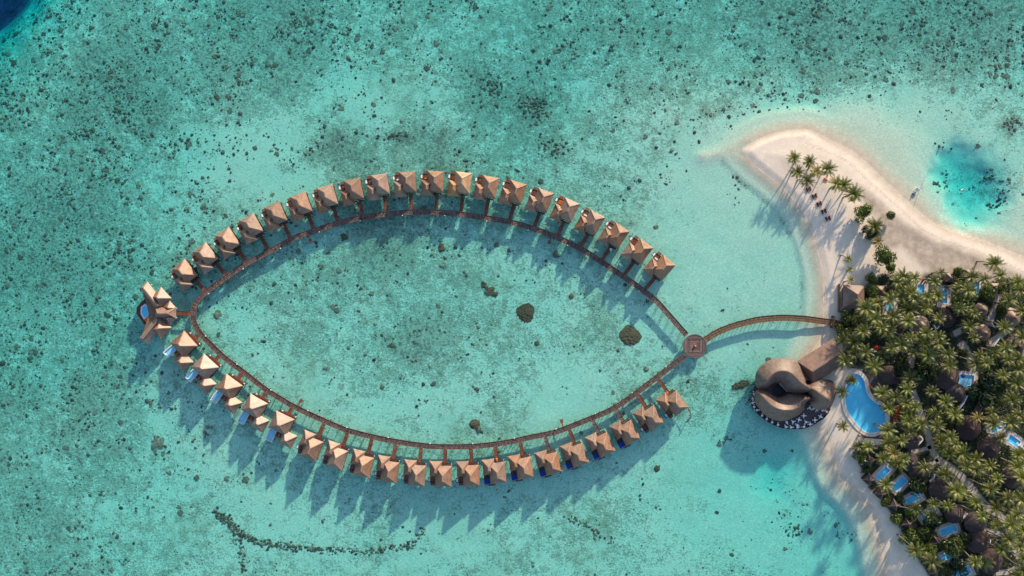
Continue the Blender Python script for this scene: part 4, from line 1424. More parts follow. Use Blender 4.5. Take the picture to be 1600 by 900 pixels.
# dining tables with white cloths and chairs
def make_table():
    t = top('dining_table', 'x', 'table')
    obj('tabletop', MB().prism([(.55 * math.cos(k * math.pi / 5), .55 * math.sin(k * math.pi / 5)) for k in range(10)], .70, .76).mesh('tabletop', M['cloth']), None, t)
    obj('leg', MB().tube([(0, 0, 0), (0, 0, .7)], [.07, .05], 6).mesh('table_leg', M['dark']), None, t)
    return t


def make_chair():
    t = top('dining_chair', 'x', 'chair')
    obj('seat', MB().box(0, 0, .44, .46, .46, .08).mesh('seat', M['cloth']), None, t)
    obj('backrest', MB().box(0, .22, .70, .46, .07, .5).mesh('backrest', M['cloth']), None, t)
    lg = MB().box(0, 0, .2, .05, .05, .4).mesh('chair_leg', M['dark'])
    for x, y in ((-.19, -.19), (.19, -.19), (.19, .19), (-.19, .19)): obj('leg', lg, None, t, (x, y, 0))
    return t


TAB = [((163, 450), 2, 'rim'), ((150, 495), 2, 'rim'), ((150, 535), 2, 'rim'), ((165, 572), 2, 'rim'), ((192, 603), 2, 'rim'), ((240, 652), 2, 'rim'), ((283, 687), 2, 'rim'), ((333, 716), 2, 'rim'), ((388, 740), 2, 'rim'), ((462, 760), 3, 'rim'), ((512, 764), 3, 'rim'), ((572, 764), 3, 'rim'), ((632, 758), 3, 'rim'), ((690, 735), 4, 'rim'), ((735, 695), 4, 'rim'), ((785, 662), 4, 'rim'), ((845, 618), 2, 'rim'),
       ((630, 655), 4, 'in'), ((585, 692), 4, 'in'), ((530, 712), 3, 'in'), ((470, 716), 2, 'in'), ((685, 582), 3, 'in'), ((720, 590), 2, 'in'), ((755, 602), 2, 'in'), ((805, 604), 2, 'in'), ((650, 715), 3, 'in'), ((570, 742), 2, 'in')]
pt_, pc_ = make_table(), make_chair()
first = True
cfirst = True
TCNT = {'rim': 0, 'in': 0}
for (tx, ty), nch, where in TAB:
    p = W(*rpx(tx, ty), RDZ)
    t = pt_ if first else copy_tree(pt_)
    first = False
    t.location = (p.x, p.y, RDZ)
    t.rotation_euler = (0, 0, random.uniform(0, 3))
    q_ = ORD[TCNT[where]]; TCNT[where] += 1
    t['label'] = ('white-clothed table, %s along the restaurant railing counted from its left end' if where == 'rim' else 'white-clothed table, %s of the inner rows near the restaurant roof') % q_
    t['group'] = 'dining tables along the railing' if where == 'rim' else 'dining tables in the inner rows'
    a0 = random.uniform(0, 6)
    for k in range(nch):
        c = pc_ if cfirst else copy_tree(pc_)
        cfirst = False
        a = a0 + 2 * math.pi * k / nch
        c.location = (p.x + .85 * math.cos(a), p.y + .85 * math.sin(a), RDZ)
        c.rotation_euler = (0, 0, a - math.pi / 2)
        c['label'] = ('white chair at the %s table along the restaurant railing from its left end' if where == 'rim' else 'white chair at the %s inner-row table of the restaurant deck') % q_
        c['group'] = 'chairs along the railing' if where == 'rim' else 'chairs in the inner rows'

# ------------------------------------------------------------------ island pools
mp = top('swimming_pool', 'large curved bright blue swimming pool with white rim beside the beach', 'pool', (0, 0, 0))
water_pool('pool', POOL_POLYS[0], GZ + .16, .8, .42, M['pooltile'], M['stone_white'], mp)
ap = offset_poly(POOL_POLYS[0], .40)
ap2 = offset_poly(POOL_POLYS[0], 1.7)
n = len(ap)
apm = MB().add([(p[0], p[1], GZ + .09) for p in ap] + [(p[0], p[1], GZ + .06) for p in ap2] + [(p[0], p[1], GZ - .5) for p in ap2], [(i, (i + 1) % n, n + (i + 1) % n, n + i) for i in range(n)] + [(n + i, n + (i + 1) % n, 2 * n + (i + 1) % n, 2 * n + i) for i in range(n)])
obj('apron', apm.mesh('apron', M['apron']), None, mp)
for (cx, cy, l, w, ang, lab), poly in zip(ISLAND_POOLS, POOL_POLYS[1:]):
    c = W(cx, cy, GZ)
    t = top('villa_pool', lab, 'pool', (c.x, c.y, 0))
    lp = [(p[0] - c.x, p[1] - c.y) for p in poly]
    if sum(lp[i][0] * lp[(i + 1) % 4][1] - lp[(i + 1) % 4][0] * lp[i][1] for i in range(4)) < 0: lp = lp[::-1]
    water_pool('pool', lp, GZ + .14, .6, .4, M['pooltile'] if cy != 595 else M['pooltile_pale'], M['stone_white'], t)
    a1, a2 = offset_poly(lp, .38), offset_poly(lp, 1.75)
    obj('paving', MB().add([(p[0], p[1], GZ + .07) for p in a1] + [(p[0], p[1], GZ + .07) for p in a2] + [(p[0], p[1], GZ - .5) for p in a2], [(i, (i + 1) % 4, 4 + (i + 1) % 4, 4 + i) for i in range(4)] + [(4 + i, 4 + (i + 1) % 4, 8 + (i + 1) % 4, 8 + i) for i in range(4)]).mesh('paving', M['stone_pale']), None, t)

# dark stone terrace round the curved pool and sandy paths
def sheet(name, pxs, dz, mat, label, kind='structure'):
    pts = [W2(*p, GZ) for p in pxs]
    z = GZ + dz
    me = MB().prism(pts, z - .3, z).mesh(name, mat)
    return tag(obj(name, me), label, None, None, kind)


sheet('pool_terrace', [(1344, 581), (1350, 577), (1362, 583), (1372, 597), (1385, 603), (1398, 612), (1402, 632), (1404, 652), (1400, 672), (1390, 688), (1372, 686), (1347, 684), (1346, 678), (1360, 679), (1375, 676), (1386, 664), (1388, 648), (1384, 636), (1372, 628), (1361, 616), (1357, 604), (1354, 592)], .03, M['stone_dark'], 'dark stone terrace around the east side of the curved pool')


def path(pxs, width, label):
    line = [W(*p, GZ) for p in smooth_poly([(float(a), float(b)) for a, b in pxs], 6, False)]
    vs, fs = [], []
    for i, p in enumerate(line):
        d = (line[min(i + 1, len(line) - 1)] - line[max(i - 1, 0)]).normalized()
        s = Vector((d.y, -d.x, 0)) * width / 2 * random.uniform(.9, 1.1)
        z = GZ + .06
        vs += [(p.x - s.x, p.y - s.y, z), (p.x + s.x, p.y + s.y, z)]
    fs = [(2 * i, 2 * i + 1, 2 * i + 3, 2 * i + 2) for i in range(len(line) - 1)]
    tag(obj('path', MB().add(vs, fs).mesh('path', M['pathsand'])), label, None, None, 'structure')


path([(1425, 610), (1434, 632), (1440, 652), (1449, 675), (1455, 698), (1466, 718), (1482, 728), (1500, 742), (1520, 765), (1545, 795), (1565, 808), (1580, 835), (1588, 862), (1600, 880)], 3.2, 'sandy footpath winding through the palm grove')
path([(1455, 698), (1440, 703), (1424, 706)], 1.6, 'sandy side path to a villa')
path([(1466, 718), (1456, 724), (1448, 726)], 1.6, 'sandy side path')
path([(1538, 828), (1555, 832), (1572, 838)], 2.2, 'sandy side path')
path([(1556, 895), (1575, 893), (1592, 886), (1604, 878)], 2.4, 'sandy side path near the lower edge')
path([(1560, 452), (1558, 470), (1550, 492), (1543, 508)], 3.4, 'sandy path to the north beach')
path([(1545, 535), (1562, 525), (1580, 512)], 2.4, 'sandy lane among round roofs')
path([(1490, 522), (1502, 516)], 2.6, 'short sandy lane')
path([(1500, 535), (1512, 552), (1522, 580)], 4.0, 'sandy lane beside the square pool')
path([(1392, 548), (1412, 540), (1426, 535)], 3.0, 'sandy lane in the upper grove')
path([(1424, 575), (1424, 560), (1428, 545)], 2.5, 'sandy lane')
path([(1590, 560), (1610, 545)], 4.0, 'sandy lane at the right edge')

# ------------------------------------------------------------------ island houses
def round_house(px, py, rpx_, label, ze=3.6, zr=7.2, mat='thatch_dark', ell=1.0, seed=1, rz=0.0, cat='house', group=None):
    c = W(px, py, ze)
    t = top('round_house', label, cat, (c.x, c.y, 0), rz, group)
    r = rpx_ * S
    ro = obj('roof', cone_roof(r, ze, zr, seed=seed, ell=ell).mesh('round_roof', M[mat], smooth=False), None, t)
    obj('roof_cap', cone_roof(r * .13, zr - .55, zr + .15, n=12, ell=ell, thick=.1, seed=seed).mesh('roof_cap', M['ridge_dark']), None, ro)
    obj('wall', MB().prism([(r * .8 * math.cos(2 * math.pi * k / 20), r * .8 * ell * math.sin(2 * math.pi * k / 20)) for k in range(20)], GZ - .3, ze - .25).mesh('round_wall', M['stone_pale']), None, t)
    return t


HOUSES = [  # px, py, r, label, extra
    (1437, 739, 15, 'dark round thatched house beside the second beach pool', {}),
    (1468, 765, 17.5, 'dark round thatched house between the path and the third beach pool', {}),
    (1491, 803, 15, 'dark round thatched house beside the fourth beach pool', {}),
    (1524, 817, 17.5, 'dark round thatched house right of the fifth beach pool', {}),
    (1528, 846, 19, 'dark round thatched house with sunlit spots, below its twin', {}),
    (1547, 877, 20, 'large dark round thatched house near the lower edge', {}),
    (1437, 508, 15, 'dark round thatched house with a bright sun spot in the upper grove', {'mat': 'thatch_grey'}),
    (1478, 497, 15, 'plum-brown round thatched house below the middle upper pool', {}),
    (1400, 512, 14, 'shaded round thatched house near the beach pavilion', {}),
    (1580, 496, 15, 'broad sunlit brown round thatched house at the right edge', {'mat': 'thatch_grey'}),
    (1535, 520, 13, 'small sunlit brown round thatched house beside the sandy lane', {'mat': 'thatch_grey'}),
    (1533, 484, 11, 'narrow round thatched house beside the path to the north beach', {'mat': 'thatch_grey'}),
    (1586, 540, 15, 'shaded round thatched house at the right edge below the broad one', {}),
    (1392, 586, 19, 'dark domed thatched bar above the curved pool terrace', {'ell': .75, 'zr': 6.4}),
    (1480, 590, 19, 'dark thatched house left of the square pale pool', {}),
    (1494, 614, 15, 'thatched house with sunlit ridge below the square pale pool', {'mat': 'thatch_dark'}),
    (1513, 668, 20, 'broad dark thatched house in the middle of the grove', {}),
    (1545, 700, 17, 'dark round thatched house below the broad one in the grove', {}),
    (1583, 745, 18, 'dark round thatched house at the right edge of the grove', {}),
    (1423, 688, 14, 'dark round thatched house below the curved pool', {}),
    (1420, 722, 15, 'dark round thatched house beside the first beach pool', {})]
for k, (px, py, r, lab, ex) in enumerate(HOUSES):
    round_house(px, py, r, lab, seed=k + 3, rz=k * .7, **ex)


def gazebo(px, py, w, ang, label, mat='thatch_dark', zr=4.8, cat='gazebo', ze=3.2, l=None):
    c = W(px, py, ze)
    t = top('gazebo', label, cat, (c.x, c.y, 0), R(-ang))
    mb, cap = hip_roof(0, 0, w * S, (l or w) * S, ze, zr, ((l or w) - w) * S + .3, axis_='x')
    r = obj('roof', mb.mesh('gazebo_roof', M[mat]), None, t)
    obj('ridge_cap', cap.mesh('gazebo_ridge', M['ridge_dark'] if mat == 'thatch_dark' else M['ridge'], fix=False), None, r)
    h, g = w * S * .38, (l or w) * S * .38
    pm__ = MB().box(0, 0, (GZ - .4 + ze) / 2, .16, .16, ze - GZ + .4).mesh('gazebo_post', M['darkwood'])
    for x in (-g, g):
        for y in (-h, h): obj('post', pm__, None, t, (x, y, 0))
    obj('floor', MB().prism([(-g - .3, -h - .3), (g + .3, -h - .3), (g + .3, h + .3), (-g - .3, h + .3)], GZ - .5, GZ + .12).mesh('gazebo_floor', M['darkwood']), None, t)
    return t


gazebo(1358, 749, 14.5, 45, 'dark square gazebo on the beach, nearest the curved pool')
gazebo(1376, 771, 14.5, 42, 'dark square gazebo with a white bench on the beach side, second from the curved pool')
gazebo(1398, 789, 14, 35, 'dark square gazebo with a sunlit spot, third from the curved pool')
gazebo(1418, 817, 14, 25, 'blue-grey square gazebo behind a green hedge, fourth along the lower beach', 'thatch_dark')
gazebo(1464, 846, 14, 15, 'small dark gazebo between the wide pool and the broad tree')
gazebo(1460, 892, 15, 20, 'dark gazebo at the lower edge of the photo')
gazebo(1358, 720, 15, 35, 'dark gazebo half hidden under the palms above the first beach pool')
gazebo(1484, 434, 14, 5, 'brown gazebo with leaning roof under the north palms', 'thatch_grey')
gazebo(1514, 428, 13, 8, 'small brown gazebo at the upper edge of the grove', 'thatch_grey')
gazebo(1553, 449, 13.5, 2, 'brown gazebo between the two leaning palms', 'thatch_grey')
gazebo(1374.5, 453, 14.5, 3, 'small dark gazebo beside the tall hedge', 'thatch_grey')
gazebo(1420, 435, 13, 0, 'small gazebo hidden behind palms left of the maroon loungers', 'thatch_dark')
gazebo(1530, 640, 15, -62, 'narrow olive-roofed shed below the square pool', 'thatch_dark', 4.4, 'shed', 3.4, 22)

# beach pavilion: square hip roof inside a low wall
c = W(1334, 464, 4)
pv = top('beach_pavilion', 'square brown pavilion on the beach with hipped thatch roof', 'pavilion', (c.x, c.y, 0), R(-2))
mb, cap = hip_roof(0, 0, 34 * S, 37 * S, 3.9, 8.0, 2.0)
r1 = obj('roof', mb.mesh('pavilion_roof', M['thatch_grey']), None, pv)
obj('ridge_cap', cap.mesh('pavilion_ridge', M['thatch_grey'], fix=False), None, r1)
obj('wall', MB().prism([(-3.6, -4), (3.6, -4), (3.6, 4), (-3.6, 4)], .6, 3.7).mesh('pavilion_wall', M['wall']), None, pv)
ow = [(-5.4, 5.4), (-5.1, -6.5), (-.5, -7.0), (1.5, -7.6)]
for a, b in zip(ow[:-1], ow[1:]):
    obj('low_wall', MB().bar((a[0], a[1], 1.4), (b[0], b[1], 1.4), .6, 1.2).mesh('low_wall', M['brownwood']), None, pv)

# parasols and loungers
def parasol(px, py, label, mat, r=1.35, z=2.4):
    p = W(px, py, GZ + z)
    t = top('parasol', label, 'parasol', (p.x, p.y, GZ))
    obj('canopy', cone_roof(r, z, z + .6, n=10, thick=.05, jit=0).mesh('canopy', mat), None, t)
    obj('pole', MB().tube([(0, 0, 0), (0, 0, z + .5)], [.04, .04], 6).mesh('parasol_pole', M['grey']), None, t)


parasol(1401, 638, 'red parasol over the orange loungers right of the curved pool', M['red'])
parasol(1456, 563, 'blue parasol in the upper grove', M['bluefabric'], 1.1)
parasol(1505, 587, 'blue and red parasol at the corner of the pale square pool', M['bluefabric'], 1.0)
parasol(1370, 543, 'red parasol with pale edge among the palms behind the long hall', M['red'], 1.2)
parasol(1567, 663, 'white parasol beside a shaded pool in the grove', M['cloth'], 1.5)


def make_lounger(mat_frame, mat_pad):
    t = top('sun_lounger', 'x', 'lounger')
    obj('frame', MB().box(0, 0, .25, .7, 1.95, .12).mesh('lounger_frame', mat_frame), None, t)
    obj('cushion', MB().box(0, -.3, .36, .62, 1.25, .1).mesh('lounger_cushion', mat_pad), None, t)
    obj('backrest', MB().add([(-.31, .35, .33), (.31, .35, .33), (.31, .95, .72), (-.31, .95, .72), (-.31, .35, .43), (.31, .35, .43), (.31, .92, .82), (-.31, .92, .82)], [(0, 1, 2, 3), (4, 5, 6, 7), (0, 1, 5, 4), (1, 2, 6, 5), (2, 3, 7, 6), (3, 0, 4, 7)]).mesh('lounger_back', mat_pad), None, t)
    lg = MB().box(0, 0, .1, .07, .07, .24).mesh('lounger_leg', mat_frame)
    for x, y in ((-.3, -.85), (.3, -.85), (.3, .8), (-.3, .8)): obj('leg', lg, None, t, (x, y, 0))
    return t


lm_ = make_lounger(M['maroon'], M['maroon'])
lo_ = make_lounger(M['orange'], M['orange'])
lw_ = make_lounger(M['white'], M['cloth'])
usedp = set()


def put_lounger(proto, x, y, rz, label, group, z=None):
    t = proto if id(proto) not in usedp else copy_tree(proto)
    usedp.add(id(proto))
    t.location = (x, y, gz1(x, y) if z is None else z)
    t.rotation_euler = (0, 0, rz)
    t['label'] = label; t['group'] = group


PAIRS = [(1263.8, 295.4), (1272.9, 306.3), (1280.3, 318.6), (1287.6, 330.3), (1294, 341.3)]
tbl = None
for k, (px, py) in enumerate(PAIRS):
    p = W(px, py, 1.2)
    la = R(21)
    for sd, nm in ((-1, 'left'), (1, 'right')):
        put_lounger(lm_, p.x + sd * .72 * math.cos(la), p.y + sd * .72 * math.sin(la), la,
                    '%s maroon lounger of the %s pair counted down the beach from the palms' % (nm, ORD[k]), 'maroon loungers on the spit')
    z = gz1(p.x, p.y)
    if tbl is None:
        tbl = top('side_table', 'x', 'table')
        obj('tabletop', MB().box(0, 0, .4, .66, .55, .06).mesh('side_tabletop', M['maroon']), None, tbl)
        obj('leg', MB().box(0, 0, .2, .2, .2, .38).mesh('side_table_leg', M['maroon']), None, tbl)
        t = tbl
    else:
        t = copy_tree(tbl)
    t.location = (p.x, p.y, z); t.rotation_euler = (0, 0, la)
    t['label'] = 'small maroon table between the %s lounger pair down the beach' % ORD[k]; t['group'] = 'lounger side tables'
p = W(1289.7, 280.6, 1.3)
put_lounger(make_lounger(M['red'], M['red']), p.x, p.y, R(60), 'single red beach lounger under the palms on the spit', None)
for k, (px, py) in enumerate([(1360, 603.5), (1363, 606.5), (1366.5, 611), (1369, 613.5)]):
    p = W(px, py, GZ); put_lounger(lo_, p.x, p.y, R(40), 'orange lounger in the row above the curved pool waist', 'orange loungers above the pool waist', GZ + .03)
for k, (px, py) in enumerate([(1401, 644), (1400.5, 648), (1399.5, 652), (1398.5, 656), (1398, 659.5)]):
    p = W(px, py, GZ); put_lounger(lo_, p.x, p.y, R(80), 'orange lounger in the row below the red parasol', 'orange loungers below the parasol', GZ + .03)
for px, py, lab in [(1380, 625.5, 'lone orange lounger between palms east of the curved pool'), (1380, 682.5, 'orange lounger under the palm below the curved pool'), (1523.5, 598, 'orange lounger right of the pale square pool')]:
    p = W(px, py, GZ); put_lounger(lo_, p.x, p.y, R(50), lab, None, GZ + .03)
for k, (px, py) in enumerate([(1440.5, 440), (1444, 442.5)]):
    p = W(px, py, GZ)
    put_lounger(lm_, p.x, p.y, R(-35), 'maroon lounger beside the upper grove pool', 'maroon loungers at the upper pool')
for k, (px, py) in enumerate([(1590, 694), (1595, 697), (1598, 700)]):
    p = W(px, py, GZ)
    put_lounger(lw_, p.x, p.y, R(40), 'white lounger beside the shaded pool at the right edge', 'white loungers at the shaded pool', GZ + .1)
p = W(1364.5, 770, 1.3)
put_lounger(lw_, p.x, p.y, R(-60), 'white bench on the sand beside the second beach gazebo', None)

# curved white garden walls between villas
def garden_wall(pxs, label, h=1.9):
    pts = [W(*p, GZ + h) for p in smooth_poly([(float(a), float(b)) for a, b in pxs], 4, False)]
    t = top('garden_wall', label, 'wall', (pts[0].x, pts[0].y, GZ))
    mb = MB()
    for a, b in zip(pts[:-1], pts[1:]):
        mb.bar((a.x - pts[0].x, a.y - pts[0].y, h / 2 - .2), (b.x - pts[0].x, b.y - pts[0].y, h / 2 - .2), .4, h + .4)
    obj('masonry', mb.mesh('garden_wall', M['stone_white'], fix=False), None, t)


garden_wall([(1439, 682), (1442, 687), (1437, 693), (1435, 695)], 'curved white wall beside the round house below the pool')
garden_wall([(1424, 708), (1429, 714), (1428, 721), (1424, 726)], 'curved white wall at the head of the first beach pool')
garden_wall([(1461, 741), (1459, 748), (1454, 753)], 'curved pale wall above the third round house')
garden_wall([(1512, 802), (1508, 808), (1501, 812)], 'curved pale wall between the fourth and fifth beach pools')
garden_wall([(1512, 618), (1506, 630), (1499, 639)], 'straight pale wall below the square pool')
garden_wall([(1553, 500), (1550, 504), (1554, 511)], 'curved white wall left of the broad round house')
garden_wall([(1564, 526), (1558, 534), (1553, 541)], 'curved white wall beside the sandy lane at the right')
garden_wall([(1423, 514), (1426, 519), (1431, 516)], 'curved white wall below the upper palms')
garden_wall([(1460, 508), (1464, 514), (1469, 508)], 'curved white wall between two upper round houses')
garden_wall([(1394, 480), (1399, 484)], 'short white wall by the pavilion pool')
garden_wall([(1545, 841), (1548, 845), (1546, 850)], 'short white wall beside the sunlit-spot round house')

# ------------------------------------------------------------------ palms
def frond_into(vs, fs, base, az, elev, length, droop, width, nl, rd):
    """arched rachis with separate leaflets hanging either side"""
    d = Vector((math.cos(az), math.sin(az), 0))
    side = Vector((-d.y, d.x, 0))
    pts = []
    e = elev
    p = Vector(base)
    seg = 7
    for k in range(seg + 1):
        pts.append(p.copy())
        p = p + (d * math.cos(e) + Vector((0, 0, math.sin(e)))) * (length / seg)
        e -= droop / seg * (0.6 + 0.8 * k / seg)
    # rachis
    for k in range(seg):
        a, b = pts[k], pts[k + 1]
        w = .06 * (1 - k / seg) + .015
        n = len(vs)
        vs += [a - side * w, a + side * w, b + side * w * .8, b - side * w * .8]
        fs.append((n, n + 1, n + 2, n + 3))
    for k in range(nl):
        t = .12 + .86 * k / (nl - 1)
        f = t * seg
        i = min(int(f), seg - 1)
        q = pts[i].lerp(pts[i + 1], f - i)
        tan = (pts[i + 1] - pts[i]).normalized()
        ll = width * (math.sin(math.pi * min(1, t * .85 + .12)) ** .7) * rd.uniform(.85, 1.1)
        for sd in (-1, 1):
            out = (side * sd * .78 + tan * .62 + Vector((0, 0, -.28 + rd.uniform(-.12, .1)))).normalized()
            tip = q + out * ll + Vector((0, 0, -.25 * ll * t))
            wd = tan * (.085 + .05 * (1 - t))
            n = len(vs)
            vs += [q - wd, q + wd, tip]
            fs.append((n, n + 1, n + 2))


def palm_crown(seed, nf=22, length=3.9):
    rd = random.Random(seed)
    vs, fs = [], []
    for k in range(nf):
        az = k * 2.39996 + rd.uniform(-.2, .2)
        lay = k / nf
        elev = R(68 - 78 * lay + rd.uniform(-8, 8))
        L_ = length * (0.80 + .25 * math.sin(math.pi * min(1, lay + .25))) * rd.uniform(.88, 1.08)
        frond_into(vs, fs, (0, 0, 0), az, elev, L_, R(70 + 25 * rd.random()), .95 * rd.uniform(.9, 1.15), 15, rd)
    nd = len(fs)
    for k in range(rd.randint(2, 5)):
        frond_into(vs, fs, (0, 0, -.15), rd.uniform(0, 6.28), R(-25), length * .7, R(60), .6, 12, rd)
    me = MB().add(vs, fs).mesh('palm_crown', M['frond'], fix=False)
    me.materials.append(M['frond_dry'])
    mi = np.zeros(len(fs), dtype=np.int32); mi[nd:] = 1
    me.polygons.foreach_set('material_index', mi)
    return me


CROWNS = [palm_crown(100 + k, nf) for k, nf in enumerate((19, 24, 22, 27, 17, 21))]
CROWN_Y = palm_crown(120, 18)
CROWN_Y.materials.clear(); CROWN_Y.materials.append(M['frond_yellow']); CROWN_Y.materials.append(M['frond_dry'])
NUTS = MB()
for k in range(7):
    a = k * .9
    NUTS.add([(.28 * math.cos(a) + x * .14, .28 * math.sin(a) + y * .14, -.25 + z * .17) for x, y, z in ((1, 0, 0), (-1, 0, 0), (0, 1, 0), (0, -1, 0), (0, 0, 1), (0, 0, -1))], [(0, 2, 4), (2, 1, 4), (1, 3, 4), (3, 0, 4), (2, 0, 5), (1, 2, 5), (3, 1, 5), (0, 3, 5)])
NUTS = NUTS.mesh('coconuts', M['brownwood'], fix=False)
TRUNKS = {}


def trunk_mesh(hh, lean):
    key = (round(hh), round(lean * 2))
    if key not in TRUNKS:
        h, le = key[0], key[1] / 2
        pts, rad = [], []
        for k in range(9):
            t = k / 8
            pts.append((le * (t ** 1.7), .25 * math.sin(t * 3) * (1 if le else .5), -.4 + (h + .4) * t))
            rad.append(.26 * (1 - t) ** 1.5 + .15 - .03 * t)
        TRUNKS[key] = MB().tube(pts, rad, 8).mesh('palm_trunk', M['trunk'], smooth=True)
    return key[0], key[1] / 2, TRUNKS[key]


PALM_N = 0


def palm(px, py, h, label, group=None, lean=None, az=None, scale=None, crown=None):
    global PALM_N
    PALM_N += 1
    rd = random.Random(PALM_N * 17)
    lean = rd.choice((0, 1, 1.5, 2.5, 3)) if lean is None else lean
    h, lean, tm = trunk_mesh(h, lean)
    az = rd.uniform(0, 6.28) if az is None else az
    zc = GZ + h
    c = W(px, py, zc)
    bx, by = c.x - lean * math.cos(az), c.y - lean * math.sin(az)
    gz = gz1(bx, by)
    t = top('palm_tree', label, 'palm', (bx, by, gz), az, group)
    obj('trunk', tm, None, t)
    sc = (scale or 1.0) * rd.uniform(.92, 1.08)
    cr = obj('crown', crown or CROWNS[rd.randrange(len(CROWNS))], None, t, (lean, .25 * math.sin(3) * (1 if lean else .5), h), rd.uniform(0, 6.28), (sc, sc, sc))
    cr.rotation_euler = (rd.uniform(-.12, .12), rd.uniform(-.12, .12), rd.uniform(0, 6.28))
    if scale is None or scale > .8:
        obj('coconuts', NUTS, None, cr)
    return t


SPIT = [(1240.5, 246, 7, 'westernmost coconut palm on the sand spit', 1.0), (1264.5, 252.5, 6, 'coconut palm right of the westernmost one on the spit', 1.05), (1246, 268.5, 5, 'low coconut palm below the two westernmost ones', .95), (1262, 282, 5, 'coconut palm at the head of the maroon lounger line', 1.05), (1276, 268, 5, 'yellowish low palm in the middle of the spit clump', .95), (1294, 263.5, 6, 'tallest coconut palm of the western spit clump', 1.25),
        (1307, 287, 5, 'left one of three palms clustered midway along the spit', 1.15), (1318, 288, 5, 'middle one of three palms clustered midway along the spit', 1.15), (1333.5, 302.5, 5, 'right one of three palms clustered midway along the spit', 1.35), (1365.5, 354, 5, 'coconut palm below the round bush on the spit', 1.3), (1371, 378, 5, 'yellow drooping young palm below the spit palms', .85),
        (1326, 405, 4, 'uppermost thin young palm above the beach pavilion', .55), (1328, 421, 4, 'middle thin young palm above the beach pavilion', .55), (1330, 438, 4, 'thin young palm touching the beach pavilion roof', .55), (1318, 666, 6, 'lone palm on the beach between restaurant and curved pool', .85)]
for k, (px, py, h, lab, sc) in enumerate(SPIT):
    palm(px, py, h, lab, None, scale=sc, crown=CROWN_Y if ('yellow' in lab) else None)
palm(1589, 440.5, 11, 'long-trunked palm leaning right over the north beach', None, lean=6, az=R(25), scale=1.0)
palm(1562.5, 430.5, 9, 'smaller palm leaning right beside the brown gazebo', None, lean=4, az=R(35), scale=.85)
palm(1553.5, 412, 8, 'tall palm standing alone at the top of the grove', None, scale=1.2)
palm(1470.5, 426, 7, 'dark palm standing out over the sand above the upper pools', None, scale=.75)

G1 = [(560, 250), (600, 210), (690, 220), (1510, 320), (1240, 230), (1140, 215), (845, 250), (660, 330), (400, 420), (310, 460), (520, 520), (380, 540), (430, 610), (480, 640), (290, 640), (220, 720), (140, 710), (510, 770), (590, 740), (440, 830), (310, 800), (220, 820), (150, 870), (590, 360), (690, 380), (790, 370), (870, 360), (780, 460), (640, 470), (880, 540), (640, 560), (1040, 460), (1120, 600), (1160, 690), (1390, 610), (1430, 390), (1400, 770), (660, 690), (730, 690), (780, 650), (770, 740), (880, 730), (870, 680), (680, 810), (790, 820), (950, 820), (1320, 810), (1200, 820), (1250, 880), (1170, 890), (1530, 690), (1530, 480), (500, 390), (1420, 860), (1050, 300), (1020, 350), (1110, 320), (1500, 850), (1160, 500)]
G2 = [(200, 170), (130, 260), (440, 270), (540, 300), (490, 390), (620, 350), (650, 160), (630, 240), (960, 60), (830, 260), (930, 340), (850, 430), (1000, 440), (1300, 420), (1450, 320), (1500, 440), (1440, 500), (1370, 620), (1180, 460), (1300, 510), (640, 430), (640, 490), (740, 510), (660, 570), (860, 530), (590, 640), (480, 660), (330, 690), (270, 690), (440, 780), (520, 740), (610, 780), (890, 640), (970, 610), (1010, 670), (900, 700), (960, 740), (1060, 740), (1170, 790), (1280, 840), (1500, 750), (1490, 850), (770, 850), (1170, 870), (1080, 830), (1380, 130), (1490, 200), (560, 820), (370, 60), (480, 560), (1500, 80), (700, 380)]
G3 = [(470, 190), (700, 380), (700, 700), (840, 340), (950, 350), (830, 790), (1200, 70), (1280, 220), (1170, 320), (1020, 230), (1070, 260), (1340, 140), (1420, 290), (1530, 130), (1530, 300), (1330, 370), (1220, 430), (1330, 500), (1440, 490), (1490, 420), (1430, 610), (1370, 690), (1510, 670), (1160, 790), (1240, 790), (1540, 760), (1500, 890), (1100, 50), (930, 100), (1540, 540), (1540, 850), (820, 420)]
